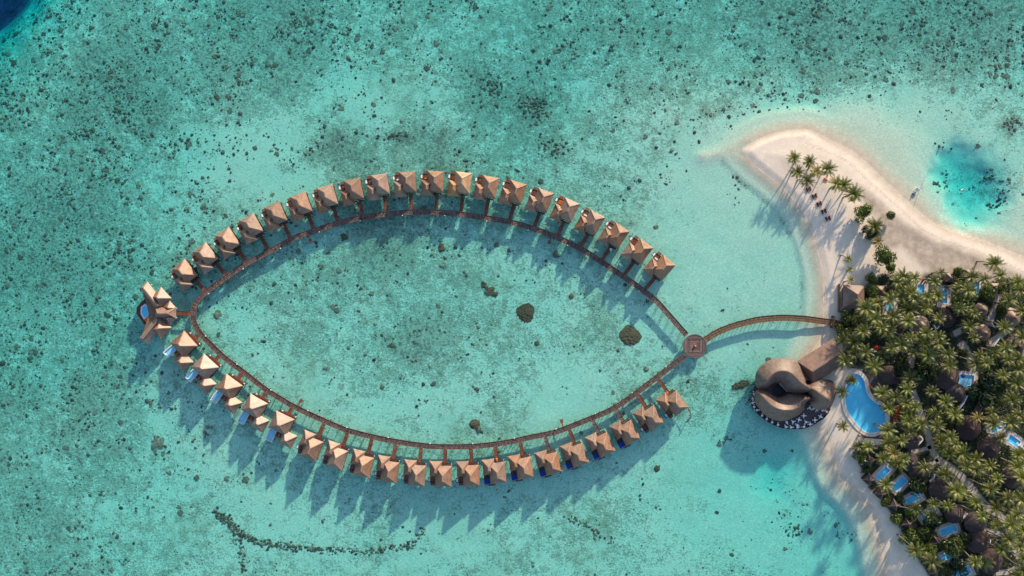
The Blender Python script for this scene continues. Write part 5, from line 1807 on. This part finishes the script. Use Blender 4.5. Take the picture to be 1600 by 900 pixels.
LM = [((1334, 464), 'the beach pavilion'), ((1362, 446), 'the tall narrow hedge'), ((1374, 453), 'the small dark gazebo by the hedge'), ((1391, 478), 'the pool near the pavilion'), ((1439, 453), 'the pool below the maroon loungers'), ((1475, 463), 'the middle upper pool'), ((1525, 449), 'the pool near the north beach'), ((1484, 434), 'the leaning-roof gazebo'), ((1514, 428), 'the small brown gazebo at the grove top'), ((1553, 449), 'the gazebo by the leaning palms'),
      ((1437, 508), 'the round house with bright sun spot'), ((1478, 497), 'the plum-brown round house'), ((1400, 512), 'the shaded round house near the pavilion'), ((1580, 496), 'the broad sunlit round house'), ((1535, 520), 'the small sunlit round house'), ((1586, 540), 'the shaded round house at the right edge'), ((1322, 520), 'the bush at the footbridge end'), ((1370, 543), 'the red parasol behind the hall'), ((1284, 562), 'the long thatched hall'), ((1456, 563), 'the blue parasol'),
      ((1510, 595), 'the pale square pool'), ((1392, 586), 'the domed thatched bar'), ((1334, 600), 'the narrow end of the curved pool'), ((1368, 655), 'the wide end of the curved pool'), ((1401, 638), 'the red parasol by the curved pool'), ((1445, 582), 'the large dark tree by the path'), ((1440, 655), 'the winding sandy path'), ((1491, 650), 'the pale-leaved tree'), ((1513, 668), 'the broad dark house in the grove'), ((1545, 700), 'the round house below the broad one'), ((1556, 669), 'the shaded pool with parasol'), ((1584, 689), 'the white loungers pool'),
      ((1423, 688), 'the round house below the curved pool'), ((1379, 740), 'the first beach pool'), ((1405, 756), 'the second beach pool'), ((1427, 779), 'the third beach pool'), ((1451, 805), 'the fourth beach pool'), ((1482, 828), 'the fifth beach pool'), ((1468, 765), 'the round house by the third beach pool'), ((1528, 846), 'the round house with sunlit spots'), ((1547, 877), 'the large round house at the lower edge'), ((1480, 869), 'the small lower pool'), ((1565, 808), 'the path fork in the lower grove'), ((1583, 745), 'the round house at the right of the grove'), ((1590, 870), 'the lower right corner'), ((1482, 728), 'the path bend'), ((1546, 605), 'the wide dark thicket'), ((1530, 640), 'the narrow olive shed'), ((1590, 590), 'the right edge beside the thicket')]
PALM_SEEN = {}


def palm_label(px, py):
    d, p, nm = min((math.hypot(px - q[0], py - q[1]), q, n_) for q, n_ in LM)
    dx, dy = px - p[0], py - p[1]
    if d < 7: w = 'over'
    else:
        w = ('upper ' if dy < 0 else 'lower ') + ('left of' if dx < 0 else 'right of') if min(abs(dx), abs(dy)) > .45 * max(abs(dx), abs(dy)) else (('right of' if dx > 0 else 'left of') if abs(dx) > abs(dy) else ('below' if dy > 0 else 'above'))
    key = w + ' ' + nm
    k = PALM_SEEN.get(key, 0); PALM_SEEN[key] = k + 1
    return ('coconut palm ', 'second coconut palm ', 'third coconut palm ', 'fourth coconut palm ', 'fifth coconut palm ')[min(k, 4)] + key


for lst, ox, oy, lab, grp in ((G1, 1290, 390, 'coconut palm in the dense upper grove between pavilion and right edge', 'palms of the upper grove'), (G2, 1290, 560, 'coconut palm in the middle grove east of the curved pool', 'palms of the middle grove'), (G3, 1290, 720, 'coconut palm in the lower grove behind the row of beach pools', 'palms of the lower grove')):
    for x, y in lst:
        rd = random.Random(int(x * 7 + y))
        px, py = ox + x / 5, oy + y / 5
        pools_near = min(math.hypot(px - p[0], py - p[1]) for p in ISLAND_POOLS)
        palm(px, py, rd.choice((9, 10, 11, 12, 13, 15, 16) if lst is G3 else (7, 8, 9, 10, 11, 12, 13)), palm_label(px, py), grp, scale=rd.uniform(.85, 1.32), crown=CROWN_Y if (x, y) in ((520, 740), (1180, 460)) else None)

# ------------------------------------------------------------------ broadleaf trees, hedges, undergrowth
def leaf_cloud(seed, n, lobes=7, leaf=.34, flat=.75):
    """unit crown (radius about 1) of many small leaf faces gathered on uneven lobes"""
    rd = np.random.default_rng(seed)
    cen = rd.normal(0, .30, (lobes, 3)) * np.array([1, 1, .5])
    cen[0] = 0
    rad = rd.uniform(.42, .66, lobes)
    k = rd.integers(0, lobes, n)
    v = rd.normal(0, 1, (n, 3)); v /= np.linalg.norm(v, axis=1)[:, None]
    r = rad[k] * rd.uniform(.6, 1.05, n)
    p = cen[k] + v * r[:, None]
    p[:, 2] = p[:, 2] * flat
    p[:, 2] -= p[:, 2].min()
    nrm = v + rd.normal(0, .5, (n, 3)); nrm /= np.linalg.norm(nrm, axis=1)[:, None]
    ref = np.where(np.abs(nrm[:, 2:3]) < .9, np.array([[0, 0, 1.]]), np.array([[1., 0, 0]]))
    a = np.cross(nrm, ref); a /= np.linalg.norm(a, axis=1)[:, None]
    b = np.cross(nrm, a)
    s = leaf * rd.uniform(.5, 1.0, n)[:, None]
    q = np.stack([p - a * s, p + b * s * .6, p + a * s, p - b * s * .6], 1).reshape(-1, 3)
    me = bpy.data.meshes.new('leaf_crown')
    me.vertices.add(4 * n); me.vertices.foreach_set('co', q.ravel())
    me.loops.add(4 * n); me.loops.foreach_set('vertex_index', np.arange(4 * n))
    me.polygons.add(n); me.polygons.foreach_set('loop_start', np.arange(n) * 4); me.polygons.foreach_set('loop_total', np.full(n, 4))
    me.update(calc_edges=True)
    return me


BUSH = [leaf_cloud(300 + k, 1700, 7 + k, .13) for k in range(5)]
for m_ in BUSH: m_.materials.append(M['leaf'])
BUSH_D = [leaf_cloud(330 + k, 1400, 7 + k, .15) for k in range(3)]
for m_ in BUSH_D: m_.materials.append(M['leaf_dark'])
BTR = MB().tube([(0, 0, -.5), (.05, 0, .3), (0, .05, .75)], [.10, .07, .03], 7).mesh('bush_trunk', M['bark'])
nb = 0


def bush(px, py, rx, h, label, cat='shrub', base=.0, ry=None, rz=0.0, dark=False, group=None):
    """rx, ry crown radii in pixels; base = clear trunk height"""
    global nb
    nb += 1
    c = W(px, py, GZ + base + h * .6)
    z = gz1(c.x, c.y)
    t = top('shrub' if cat == 'shrub' else ('hedge' if cat == 'hedge' else 'broadleaf_tree'), label, cat, (c.x, c.y, z), rz, group)
    ry = ry or rx
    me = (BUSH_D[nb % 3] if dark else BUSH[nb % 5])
    obj('crown', me, None, t, (0, 0, base), (nb * 1.3 if rx == ry else 0), (rx * S * 1.12, ry * S * 1.12, h))
    obj('trunk', BTR, None, t, (0, 0, 0), 0, (1.5, 1.5, (base + h) * .8))
    return t


bush(1351, 328.5, 13, 4.5, 'round dense green tree beside the spit palms', 'tree', 1.0)
bush(1394, 335.5, 7, 2.6, 'small round green bush standing alone on the grey sand', 'shrub', 1.6)
bush(1385, 402, 14, 6, 'big green tree casting long shadow at the foot of the spit', 'tree', 1.5)
bush(1392, 418, 8, 4, 'lower lobe tree beside the big green tree', 'tree', 1.0)
bush(1363, 362, 11, 4, 'dark green bush under the lower spit palm', dark=True)
bush(1364, 436, 6.5, 4.5, 'tall narrow hedge at the edge of the grove, upper part', 'hedge', ry=9)
bush(1361, 457, 8, 4.5, 'tall narrow hedge at the edge of the grove, lower part', 'hedge', ry=13)
bush(1330, 500, 12, 4, 'bright green rounded bush beside the footbridge end')
bush(1322, 520, 13, 4.5, 'bright green rounded bush below the footbridge end')
bush(1498, 424, 9, 4.5, 'bright green round tree between two brown gazebos', 'tree', 1.0)
bush(1566, 447, 8, 4, 'green bush right of the gazebo with leaning palms')
bush(1542, 460, 10, 4, 'green bush left of the path to the north beach', ry=14)
bush(1565, 482, 8, 3.5, 'green bush right of the path to the north beach', ry=12)
bush(1522, 492, 10, 4.5, 'light green leafy tree above the small round houses', 'tree', 1.5)
bush(1507, 551, 8, 2.5, 'bright lime green shrub in the upper grove')
bush(1510, 460, 20, 6, 'large dense green tree in the upper grove', 'tree', 1.5)
bush(1445, 582, 16, 6, 'large dark green tree beside the winding path', 'tree', 1.5, dark=True)
bush(1410, 575, 14, 5, 'dark green tree above the curved pool', 'tree', 1.5, dark=True)
bush(1491, 650, 14, 5, 'green tree with pale leaves below the pale square pool', 'tree', 2.0)
bush(1546, 605, 24, 5, 'wide dark green thicket right of the pale square pool', dark=True)
bush(1345, 705, 13, 3.5, 'green shrub at the beach end of the middle grove')
bush(1356, 735.5, 11, 1.6, 'low hedge above the first beach gazebo', 'hedge', ry=4, rz=R(25))
bush(1364.5, 762, 4, 1.6, 'tiny round shrub between the first two beach gazebos')
bush(1400, 743, 12, 1.8, 'low hedge between the first two beach pools', 'hedge', ry=4, rz=R(40))
bush(1385, 784, 11, 2.5, 'rounded hedge between second and third beach gazebos', 'hedge', ry=8, rz=R(35))
bush(1406, 775, 7, 2.2, 'small hedge beside the third beach pool', 'hedge')
bush(1402, 809, 10, 3, 'rounded green shrub on the sand before the fourth gazebo')
bush(1425, 797, 14, 3.5, 'leafy hedge between third and fourth beach pools', 'hedge', ry=9, rz=R(25))
bush(1425, 841, 14, 4, 'big rounded green shrub below the fourth gazebo')
bush(1445, 830, 15, 4, 'leafy shrub left of the wide beach pool', ry=11)
bush(1460, 815, 13, 4, 'leafy shrub above the wide beach pool', dark=True)
bush(1487, 850, 17, 6, 'broad dense tree over the small lower pool', 'tree', 1.5)
bush(1452, 861, 13, 5, 'green tree near the lowest beach palms', 'tree', 1.0)
bush(1474, 890, 12, 3, 'green shrub above the pool at the lower edge')
bush(1497, 884, 13, 3.5, 'green shrub beside the pool at the lower edge', dark=True)
bush(1436, 757, 16, 4.5, 'dark green tree between the second and third beach pools', 'tree', 1.0, dark=True)
bush(1510, 840, 10, 3.5, 'dark shrub between wide pool and twin round houses', dark=True)

# ground cover in the grove
def ground_cover():
    n = 95000
    xs = [p[0] for p in GROVE]; ys = [p[1] for p in GROVE]
    x = rng.uniform(min(xs), 240, n * 3); y = rng.uniform(-140, max(ys), n * 3)
    d, _ = sdist(x, y, GROVE)
    keep = (d > .5) & (vnoise(x, y, 9, 88, 3) > -.42)
    for poly in POOL_POLYS:
        dd, _ = sdist(x, y, poly); keep &= dd < -2.1
    for o in list(bpy.data.objects):
        if o.name.startswith('path'):
            v = np.array([w.co[:2] for w in o.data.vertices])
            line = (v[0::2] + v[1::2]) / 2
            dd, _ = seg_dist(x, y, [tuple(q) for q in line], False); keep &= dd > 1.6
        if o.name.startswith('round_house'):
            keep &= np.hypot(x - o.location.x, y - o.location.y) > 3.6
    tp = [W2(*p, GZ) for p in [(1344, 581), (1362, 583), (1402, 612), (1404, 652), (1390, 688), (1347, 684)]]
    keep &= ~inside(x, y, tp)
    x, y = x[keep][:n], y[keep][:n]
    n = len(x)
    h = rng.uniform(.1, 1.5, n) * (0.6 + .6 * vnoise(x, y, 6, 90, 2))
    p = np.stack([x, y, GZ + np.clip(h, .05, 2)], 1)
    nrm = rng.normal(0, .55, (n, 3)) + np.array([0, 0, 1]); nrm /= np.linalg.norm(nrm, axis=1)[:, None]
    a = np.cross(nrm, rng.normal(0, 1, (n, 3))); a /= np.linalg.norm(a, axis=1)[:, None]
    b = np.cross(nrm, a)
    s = rng.uniform(.18, .5, n)[:, None]
    q = np.stack([p - a * s, p + b * s * .5, p + a * s, p - b * s * .5], 1).reshape(-1, 3)
    me = bpy.data.meshes.new('undergrowth')
    me.vertices.add(4 * n); me.vertices.foreach_set('co', q.ravel())
    me.loops.add(4 * n); me.loops.foreach_set('vertex_index', np.arange(4 * n))
    me.polygons.add(n); me.polygons.foreach_set('loop_start', np.arange(n) * 4); me.polygons.foreach_set('loop_total', np.full(n, 4))
    me.update(calc_edges=True)
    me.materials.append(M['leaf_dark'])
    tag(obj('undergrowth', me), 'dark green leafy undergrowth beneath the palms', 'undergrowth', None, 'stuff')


ground_cover()

# ------------------------------------------------------------------ boat, mooring line and buoys
bc = W(1432.2, 297.5, .3)
boat = top('motorboat', 'small white motorboat moored in the shallows off the north beach', 'boat', (bc.x, bc.y, 0), R(48))
vs, fs = [], []
sec = [(-2.0, .72, .0), (-1.0, .82, .0), (.2, .80, 0), (1.2, .58, .05), (1.9, .26, .12), (2.25, .02, .2)]
for xx, hw, rz_ in sec:
    vs += [(xx, -hw, .62 + rz_), (xx, -hw * .78, -.05 + rz_), (xx, 0, -.25 + rz_), (xx, hw * .78, -.05 + rz_), (xx, hw, .62 + rz_)]
for i in range(len(sec) - 1):
    for k in range(4): fs.append((i * 5 + k, i * 5 + k + 1, (i + 1) * 5 + k + 1, (i + 1) * 5 + k))
fs.append((0, 1, 2, 3, 4))
obj('hull', MB().add(vs, fs).mesh('hull', M['white'], smooth=True), None, boat)
obj('cockpit_floor', MB().add([(-1.9, -.6, .3), (1.0, -.6, .3), (1.0, .6, .3), (-1.9, .6, .3)], [(0, 1, 2, 3)]).mesh('cockpit', M['cloth']), None, boat)
obj('foredeck', MB().add([(.9, -.62, .66), (1.9, -.26, .76), (2.2, 0, .83), (1.9, .26, .76), (.9, .62, .66)], [(0, 1, 2, 3, 4)]).mesh('foredeck', M['white']), None, boat)
obj('console', MB().box(0, 0, .7, .5, .5, .8).mesh('console', M['grey']), None, boat)
obj('bench', MB().box(-1.2, 0, .5, .45, 1.1, .3).mesh('boat_bench', M['grey']), None, boat)
obj('outboard_motor', MB().box(-2.15, 0, .55, .4, .35, .9).mesh('outboard', M['dark']), None, boat)
ml = [W(1450, 268, .05), W(1440, 292, .05), W(1436, 299, .05), W(1427, 325, .05)]
mb = MB()
for a, b in zip(ml[:-1], ml[1:]): mb.bar(a - ml[0], b - ml[0], .07, .07)
tag(obj('mooring_rope', mb.mesh('mooring_rope', M['grey'], fix=False), None, None, ml[0]), 'thin mooring rope running from the motorboat across the shallows', 'rope')
for px, py, lab, mat in ((1502.5, 297, 'white mooring buoy floating over the deep blue hole', 'white'), (1505, 296.5, 'orange mooring buoy beside the white one over the blue hole', 'orange'), (1474.5, 223, 'small dark float at the end of the rope north of the boat', 'dark')):
    p = W(px, py, 0)
    t = top('mooring_buoy', lab, 'buoy', (p.x, p.y, 0))
    prof = [(.05, -.3), (.32, -.15), (.42, .05), (.34, .25), (.12, .38), (.04, .5)]
    v_, f_ = [], []
    for r_, z_ in prof: v_ += [(r_ * math.cos(k * math.pi / 6), r_ * math.sin(k * math.pi / 6), z_) for k in range(12)]
    for i in range(len(prof) - 1):
        for k in range(12): f_.append((i * 12 + k, i * 12 + (k + 1) % 12, (i + 1) * 12 + (k + 1) % 12, (i + 1) * 12 + k))
    obj('float', MB().add(v_, f_).mesh('buoy_float', M[mat], smooth=True), None, t)
    obj('mooring_ring', MB().tube([(0, 0, .45), (0, 0, .7)], [.05, .03], 6).mesh('buoy_ring', M['grey']), None, t)

# ------------------------------------------------------------------ corals
def blob(seed, sub=2, rough=.32):
    bm = bmesh.new()
    bmesh.ops.create_icosphere(bm, subdivisions=sub, radius=1)
    rd = random.Random(seed)
    ph = [Vector((rd.uniform(-1, 1), rd.uniform(-1, 1), rd.uniform(-1, 1))) * 2.6 for _ in range(4)]
    for v in bm.verts:
        f = 1 + rough * sum(math.sin(v.co.dot(p) * (1 + .5 * k) + k * 1.7) for k, p in enumerate(ph)) / 2.2 + rd.uniform(-.12, .12)
        v.co *= f
    co = np.array([v.co[:] for v in bm.verts]); fa = np.array([[v.index for v in f.verts] for f in bm.faces])
    bm.free()
    return co, fa


BLOBS = [blob(k) for k in range(10)]
SMALL = [blob(50 + k, 1, .3) for k in range(8)]
CMESH = []
for k in range(10):
    co, fa = BLOBS[k]
    # a coral head: main lump with side lumps
    rd = random.Random(k)
    V, F = [co * np.array([1, 1, .55])], [fa]
    nn = len(co)
    for q in range(rd.randint(1, 4)):
        c2, f2 = SMALL[rd.randrange(8)]
        a = rd.uniform(0, 6.28); rr = rd.uniform(.3, .6)
        V.append(c2 * rr * np.array([1, 1, .7]) + np.array([math.cos(a) * .95, math.sin(a) * .95, rd.uniform(-.1, .3)]))
        F.append(f2 + nn); nn += len(c2)
    me = bpy.data.meshes.new('coral_boulder')
    me.from_pydata(np.concatenate(V).tolist(), [], np.concatenate(F).tolist())
    me.materials.append(M['coral'])
    CMESH.append(me)


def coral_density(px, py):
    x, y = (px - 800) * S, (450 - py) * S
    d = field(x, y, [(150, 200, 1.0), (350, 180, .9), (80, 400, .9), (250, 330, .7), (520, 80, .7), (700, 60, .5), (700, 150, .35), (850, 120, .45), (950, 60, .45), (1100, 60, .55), (1300, 60, .95), (1450, 80, .95), (1560, 60, .8), (1250, 140, .7), (1000, 190, .35), (1100, 170, .5), (620, 200, .25), (450, 240, .25), (560, 180, .35), (600, 270, .06), (850, 250, .12), (1050, 300, .08), (1150, 400, .015), (1400, 230, .01), (1520, 200, .15), (1585, 300, .3), (1565, 250, .2), (1510, 290, .01), (1530, 270, .02), (1350, 190, .12), (100, 600, .5), (200, 700, .38), (100, 800, .42), (330, 640, .2), (300, 800, .2), (450, 830, .12), (600, 830, .08), (800, 850, .08), (1000, 850, .10), (1250, 830, .2), (1150, 700, .12), (450, 430, .32), (420, 520, .28), (550, 430, .32), (650, 400, .28), (700, 480, .24), (650, 600, .22), (800, 480, .14), (880, 550, .12), (960, 620, .06), (1020, 500, .1), (420, 600, .05), (350, 540, .15), (1120, 560, .03), (1200, 740, .02)], 48)
    c = vnoise(x, y, 10, 77, 3)
    return d ** 1.15 * 1.35 * np.clip(.65 + 1.5 * c, .05, 1.7)


def scatter_corals():
    n = 60000
    px = rng.uniform(-60, 1660, n); py = rng.uniform(-60, 960, n)
    dn = coral_density(px, py)
    keep = rng.uniform(0, 1.25, n) < dn * .50
    px, py, dn = px[keep], py[keep], dn[keep]
    # satellites so that heads come in clusters
    reps = rng.integers(0, 4, len(px))
    cx = np.repeat(px, reps) + rng.normal(0, 5.0, reps.sum()); cy = np.repeat(py, reps) + rng.normal(0, 5.0, reps.sum())
    px, py = np.concatenate([px, cx]), np.concatenate([py, cy])
    r = np.clip(rng.lognormal(-.05, .55, len(px)), .4, 4.2) * .62     # pixels radius -> later metres
    # chains of boulders along the shoals at the bottom
    chains = [[(335, 803), (352, 812), (365, 830), (374, 850), (379, 895)], [(338, 806), (370, 830), (395, 846), (430, 854), (470, 858), (520, 862), (580, 863)], [(590, 862), (630, 855), (650, 845), (662, 828)], [(888, 812), (915, 820), (935, 838), (960, 848)], [(520, 222), (560, 208), (600, 212), (640, 210)], [(440, 255), (480, 235), (520, 225)]]
    ex, ey, er = [], [], []
    for ch, cnt in zip(chains, (170, 430, 90, 60, 26, 20)):
        L_ = smooth_poly([(float(a), float(b)) for a, b in ch], 10, False)
        for _ in range(cnt):
            q = L_[rng.integers(0, len(L_))]
            ex.append(q[0] + rng.normal(0, 3.4)); ey.append(q[1] + rng.normal(0, 3.0)); er.append(rng.uniform(.4, 1.4))
    for hx, hy, sx, sy, cnt in [(1547, 276, 10, 8, 22), (1570, 305, 6, 13, 26), (1555, 322, 7, 4, 12), (1483, 280, 3, 12, 12), (1464, 286, 7, 4, 8), (835, 165, 18, 14, 130), (865, 230, 20, 12, 70), (1245, 830, 12, 8, 30), (770, 135, 14, 10, 50), (700, 260, 40, 20, 30), (620, 212, 12, 5, 30), (1585, 190, 10, 8, 40)]:
        for _ in range(cnt):
            ex.append(hx + rng.normal(0, sx * .7)); ey.append(hy + rng.normal(0, sy * .7)); er.append(rng.uniform(.4, 1.5))
    px = np.concatenate([px, ex]); py = np.concatenate([py, ey]); r = np.concatenate([r, er])
    x, y = (px - 800) * S, (450 - py) * S
    z = ground_z(x, y)
    ok = (z < -.75) & (z > -9)
    x, y, z, r, px, py = x[ok], y[ok], z[ok], r[ok] * S * 1.75, px[ok], py[ok]
    order = np.argsort(-r * ((px > 0) & (px < 1600) & (py > 0) & (py < 900)))
    top_n = order[:240]
    rest_n = order[240:]

    def zone(a, b):
        if b < 270 and a < 640: return 'in the upper left reef'
        if b < 210 and a < 1050: return 'in the upper middle reef'
        if b < 260: return 'in the upper right reef'
        if a > 1400: return 'around the blue hole'
        if a < 290 and b < 560: return 'on the reef flat left of the villas'
        if a < 420: return 'on the lower left reef flat'
        if 330 < b < 690: return 'inside the ring of villas'
        return 'on the shoals along the bottom'
    for i in top_n:
        zn = zone(px[i], py[i]) + ', ' + ('upper' if (py[i] % 130) < 65 else 'lower') + (' west' if (px[i] % 200) < 100 else ' east') + ' part'
        me = CMESH[int(rng.integers(0, 10))]
        o = obj('coral_boulder', me, None, None, (x[i], y[i], z[i]), float(rng.uniform(0, 6.28)), (r[i], r[i] * rng.uniform(.75, 1.2), min(r[i], .9) * .42))
        tag(o, 'dark coral boulder under water ' + zn, 'coral', 'coral boulders ' + zn)
    V, F = [], []
    off = 0
    for i in rest_n:
        co, fa = (SMALL if r[i] < .5 else BLOBS)[int(rng.integers(0, 8))]
        a = rng.uniform(0, 6.28)
        ca, sa = math.cos(a), math.sin(a)
        c = co * np.array([r[i], r[i] * rng.uniform(.6, 1.2), r[i] * .27])
        V.append(np.stack([c[:, 0] * ca - c[:, 1] * sa + x[i], c[:, 0] * sa + c[:, 1] * ca + y[i], c[:, 2] + z[i] + r[i] * .1], 1))
        F.append(fa + off); off += len(co)
    V = np.concatenate(V); F = np.concatenate(F)
    me = bpy.data.meshes.new('coral_field')
    me.vertices.add(len(V)); me.vertices.foreach_set('co', V.ravel())
    me.loops.add(F.size); me.loops.foreach_set('vertex_index', F.ravel())
    me.polygons.add(len(F)); me.polygons.foreach_set('loop_start', np.arange(len(F)) * 3); me.polygons.foreach_set('loop_total', np.full(len(F), 3))
    me.polygons.foreach_set('use_smooth', np.ones(len(F), bool))
    me.update(calc_edges=True)
    me.materials.append(mat_coral_field())
    tag(obj('coral_field', me), 'countless small dark coral lumps scattered over the lagoon floor', 'coral', None, 'stuff')
    print('CORALS', len(rest_n), 'tris', len(F))


def mat_coral_field():
    m, nt, b = mat_new('coral_field')
    N, L = nt.nodes, nt.links
    b.inputs['Roughness'].default_value = .95
    b.inputs['Specular IOR Level'].default_value = .05
    g = N.new('ShaderNodeNewGeometry')
    cr = N.new('ShaderNodeValToRGB')
    cr.color_ramp.elements[0].color = (.075, .055, .045, 1)
    cr.color_ramp.elements[1].color = (.36, .27, .19, 1)
    e = cr.color_ramp.elements.new(.6); e.color = (.18, .125, .09, 1)
    L.new(g.outputs['Random Per Island'], cr.inputs[0])
    L.new(cr.outputs[0], b.inputs['Base Color'])
    return m


scatter_corals()


def bommie(px, py, rpx_, label, n=26, ell=1.0, mat='coral_olive', rag=.12, seed=0):
    """large coral patch: flat mound covered in lumps, one thing"""
    rd = random.Random(seed or int(px))
    p = W(px, py, -.8)
    z = gz1(p.x, p.y)
    r = rpx_ * S
    V, F, off = [], [], 0
    k = 0
    co, fa = blob(int(px) + 5, 3, rag)
    V.append(co * np.array([r * .95, r * .95 * ell, .38])); F.append(fa); off = len(co)
    while k < n:
        a = rd.uniform(0, 6.28); q = math.sqrt(rd.random()) * .92
        s_ = rd.uniform(.07, .17) * r
        c2, f2 = SMALL[rd.randrange(8)]
        V.append(c2 * np.array([s_, s_, min(s_, .5) * .4]) + np.array([math.cos(a) * q * r, math.sin(a) * q * r * ell, .30 * (1 - q * q) + .05]))
        F.append(f2 + off); off += len(c2); k += 1
    me = bpy.data.meshes.new('coral_patch')
    me.from_pydata(np.concatenate(V).tolist(), [], np.concatenate(F).tolist())
    me.materials.append(M[mat])
    tag(obj('coral_patch', me, None, None, (p.x, p.y, z), rd.uniform(0, 6) if ell == 1.0 else R(20)), label, 'coral')


bommie(821.5, 489.5, 15, 'big round brown coral patch in the middle of the villa ring', 70)
bommie(985.5, 525, 16, 'big round olive coral patch near the right tip of the villa ring', 80)
bommie(764, 456, 8, 'lumpy cluster of brown coral left of the big round patch', 24, rag=.35)
bommie(756, 445, 5, 'small brown coral lump above the lumpy cluster', 12, rag=.35)
bommie(773, 460, 5, 'brown coral lump on the right side of the lumpy cluster', 12, rag=.35)
bommie(742, 664, 7, 'brown coral cluster just above the lower boardwalk middle', 18, rag=.4)
bommie(748, 672, 4.5, 'small dark coral below the boardwalk cluster', 9, mat='coral', rag=.4)
bommie(1027, 733, 5, 'lone round olive coral below the last villas', 10)
bommie(893, 463, 4, 'small coral to the right of the big round patch', 8)
bommie(839, 537, 4, 'small coral below the big round patch', 8)
bommie(338, 492, 6.5, 'dark coral inside the left tip of the boardwalk loop', 12, mat='coral', rag=.3)
bommie(245, 691, 10, 'ragged dark coral patch below the pool villas', 22, mat='coral', rag=.5)
bommie(1158, 602, 15, 'brown reef tongue reaching out from the restaurant deck', 50, ell=.38, rag=.3)
bommie(1010, 577, 4.5, 'small dark coral near the hub end of the lower boardwalk', 9, mat='coral')
bommie(689, 386, 6, 'dark coral patch below the middle of the upper boardwalk', 16, rag=.5)
bommie(538, 371, 6, 'dark coral patch below the upper boardwalk left of middle', 16, rag=.5)
bommie(870, 397, 5, 'coral lump below the right part of the upper boardwalk', 9, mat='coral', rag=.4)
bommie(760, 447, 3, 'tiny coral nub beside the lumpy cluster', 6, mat='coral')

# ------------------------------------------------------------------ lamp posts and bundles on the jetties
def make_lamp_post():
    t = top('lamp_post', 'x', 'lamp')
    obj('post', MB().box(0, 0, .45, .12, .12, .9).mesh('lamp_post_pole', M['darkwood']), None, t)
    obj('lamp_shade', MB().prism([(-.2, -.2), (.2, -.2), (.2, .2), (-.2, .2)], .85, 1.2, .3).mesh('lamp_post_head', M['white']), None, t)
    return t


lpp = make_lamp_post()
lfirst = True
for line, nm, side in ((LINE_N, 'upper boardwalk', 1), (LINE_S, 'lower boardwalk', -1)):
    cnt = 0
    for i in range(40, len(line) - 20, 62):
        d = (line[i + 1] - line[i - 1]).normalized()
        s_ = Vector((d.y, -d.x, 0)) * side
        t = lpp if lfirst else copy_tree(lpp)
        lfirst = False
        p = line[i] + s_ * 1.32
        t.location = (p.x, p.y, DECK_Z - .05)
        t['label'] = '%s white lamp post from the left end of the %s' % (ORD[min(cnt, 19)], nm)
        t['group'] = 'lamp posts along the ' + nm
        cnt += 1
for px, py, mat, lab in ((441.5, 352, 'orange', 'small orange and white bundle on the fifth upper jetty'), (558.8, 312, 'red', 'small red bundle on the eighth upper jetty'), (954.5, 389.5, 'cloth', 'small white bundle on the eighteenth upper jetty'), (531, 697.5, 'red', 'small red and white bundle on the second sun pad jetty'), (776, 718, 'orange', 'small orange and white bundle at the door of the first plunge pool villa'), (1042.5, 614, 'orange', 'small bright bundle at the door of the last lower-row villa')):
    p = W(px, py, DECK_Z + .5)
    t = top('luggage_bundle', lab, 'luggage', (p.x, p.y, DECK_Z + .13))
    obj('bag', MB().prism([(-.5, -.45), (.45, -.5), (.5, .42), (-.42, .5)], 0, .7, .2).mesh('bag', M[mat]), None, t)
    obj('towel', MB().prism([(-.1, -.9), (.35, -.85), (.4, -.4), (-.05, -.42)], 0, .5, .15).mesh('towel', M['cloth']), None, t)

# ------------------------------------------------------------------ thin foam line where ripples meet the west beach
fv, ff = [], []
cw = smooth_poly([(float(a), float(b)) for a, b in COAST_W[7:19]], 14, False)
split = 14 * 11
for i in range(len(cw) - 1):
    if i == split or i == split + 1: continue
    a, b = Vector(W2(*cw[i])), Vector(W2(*cw[i + 1]))
    d = (b - a)
    if d.length > 8 or d.length < 1e-3: continue
    d.normalize()
    nrm = Vector((d.y, -d.x))
    w0 = .02 + .09 * abs(math.sin(i * .37) * math.sin(i * .13 + 1)); w1 = .02 + .09 * abs(math.sin((i + 1) * .37) * math.sin((i + 1) * .13 + 1))
    n = len(fv)
    o0 = .1 * math.sin(i * .31); o1 = .1 * math.sin((i + 1) * .31)
    p = [a + nrm * (o0 - w0), a + nrm * (o0 + w0), b + nrm * (o1 + w1), b + nrm * (o1 - w1)]
    fv += [(q.x, q.y, .055) for q in p]
    ff.append((n, n + 1, n + 2, n + 3))
tag(obj('foam', MB().add(fv, ff).mesh('foam', M['white'], fix=False)), 'thin broken line of white foam along the west beach', 'foam', None, 'stuff')
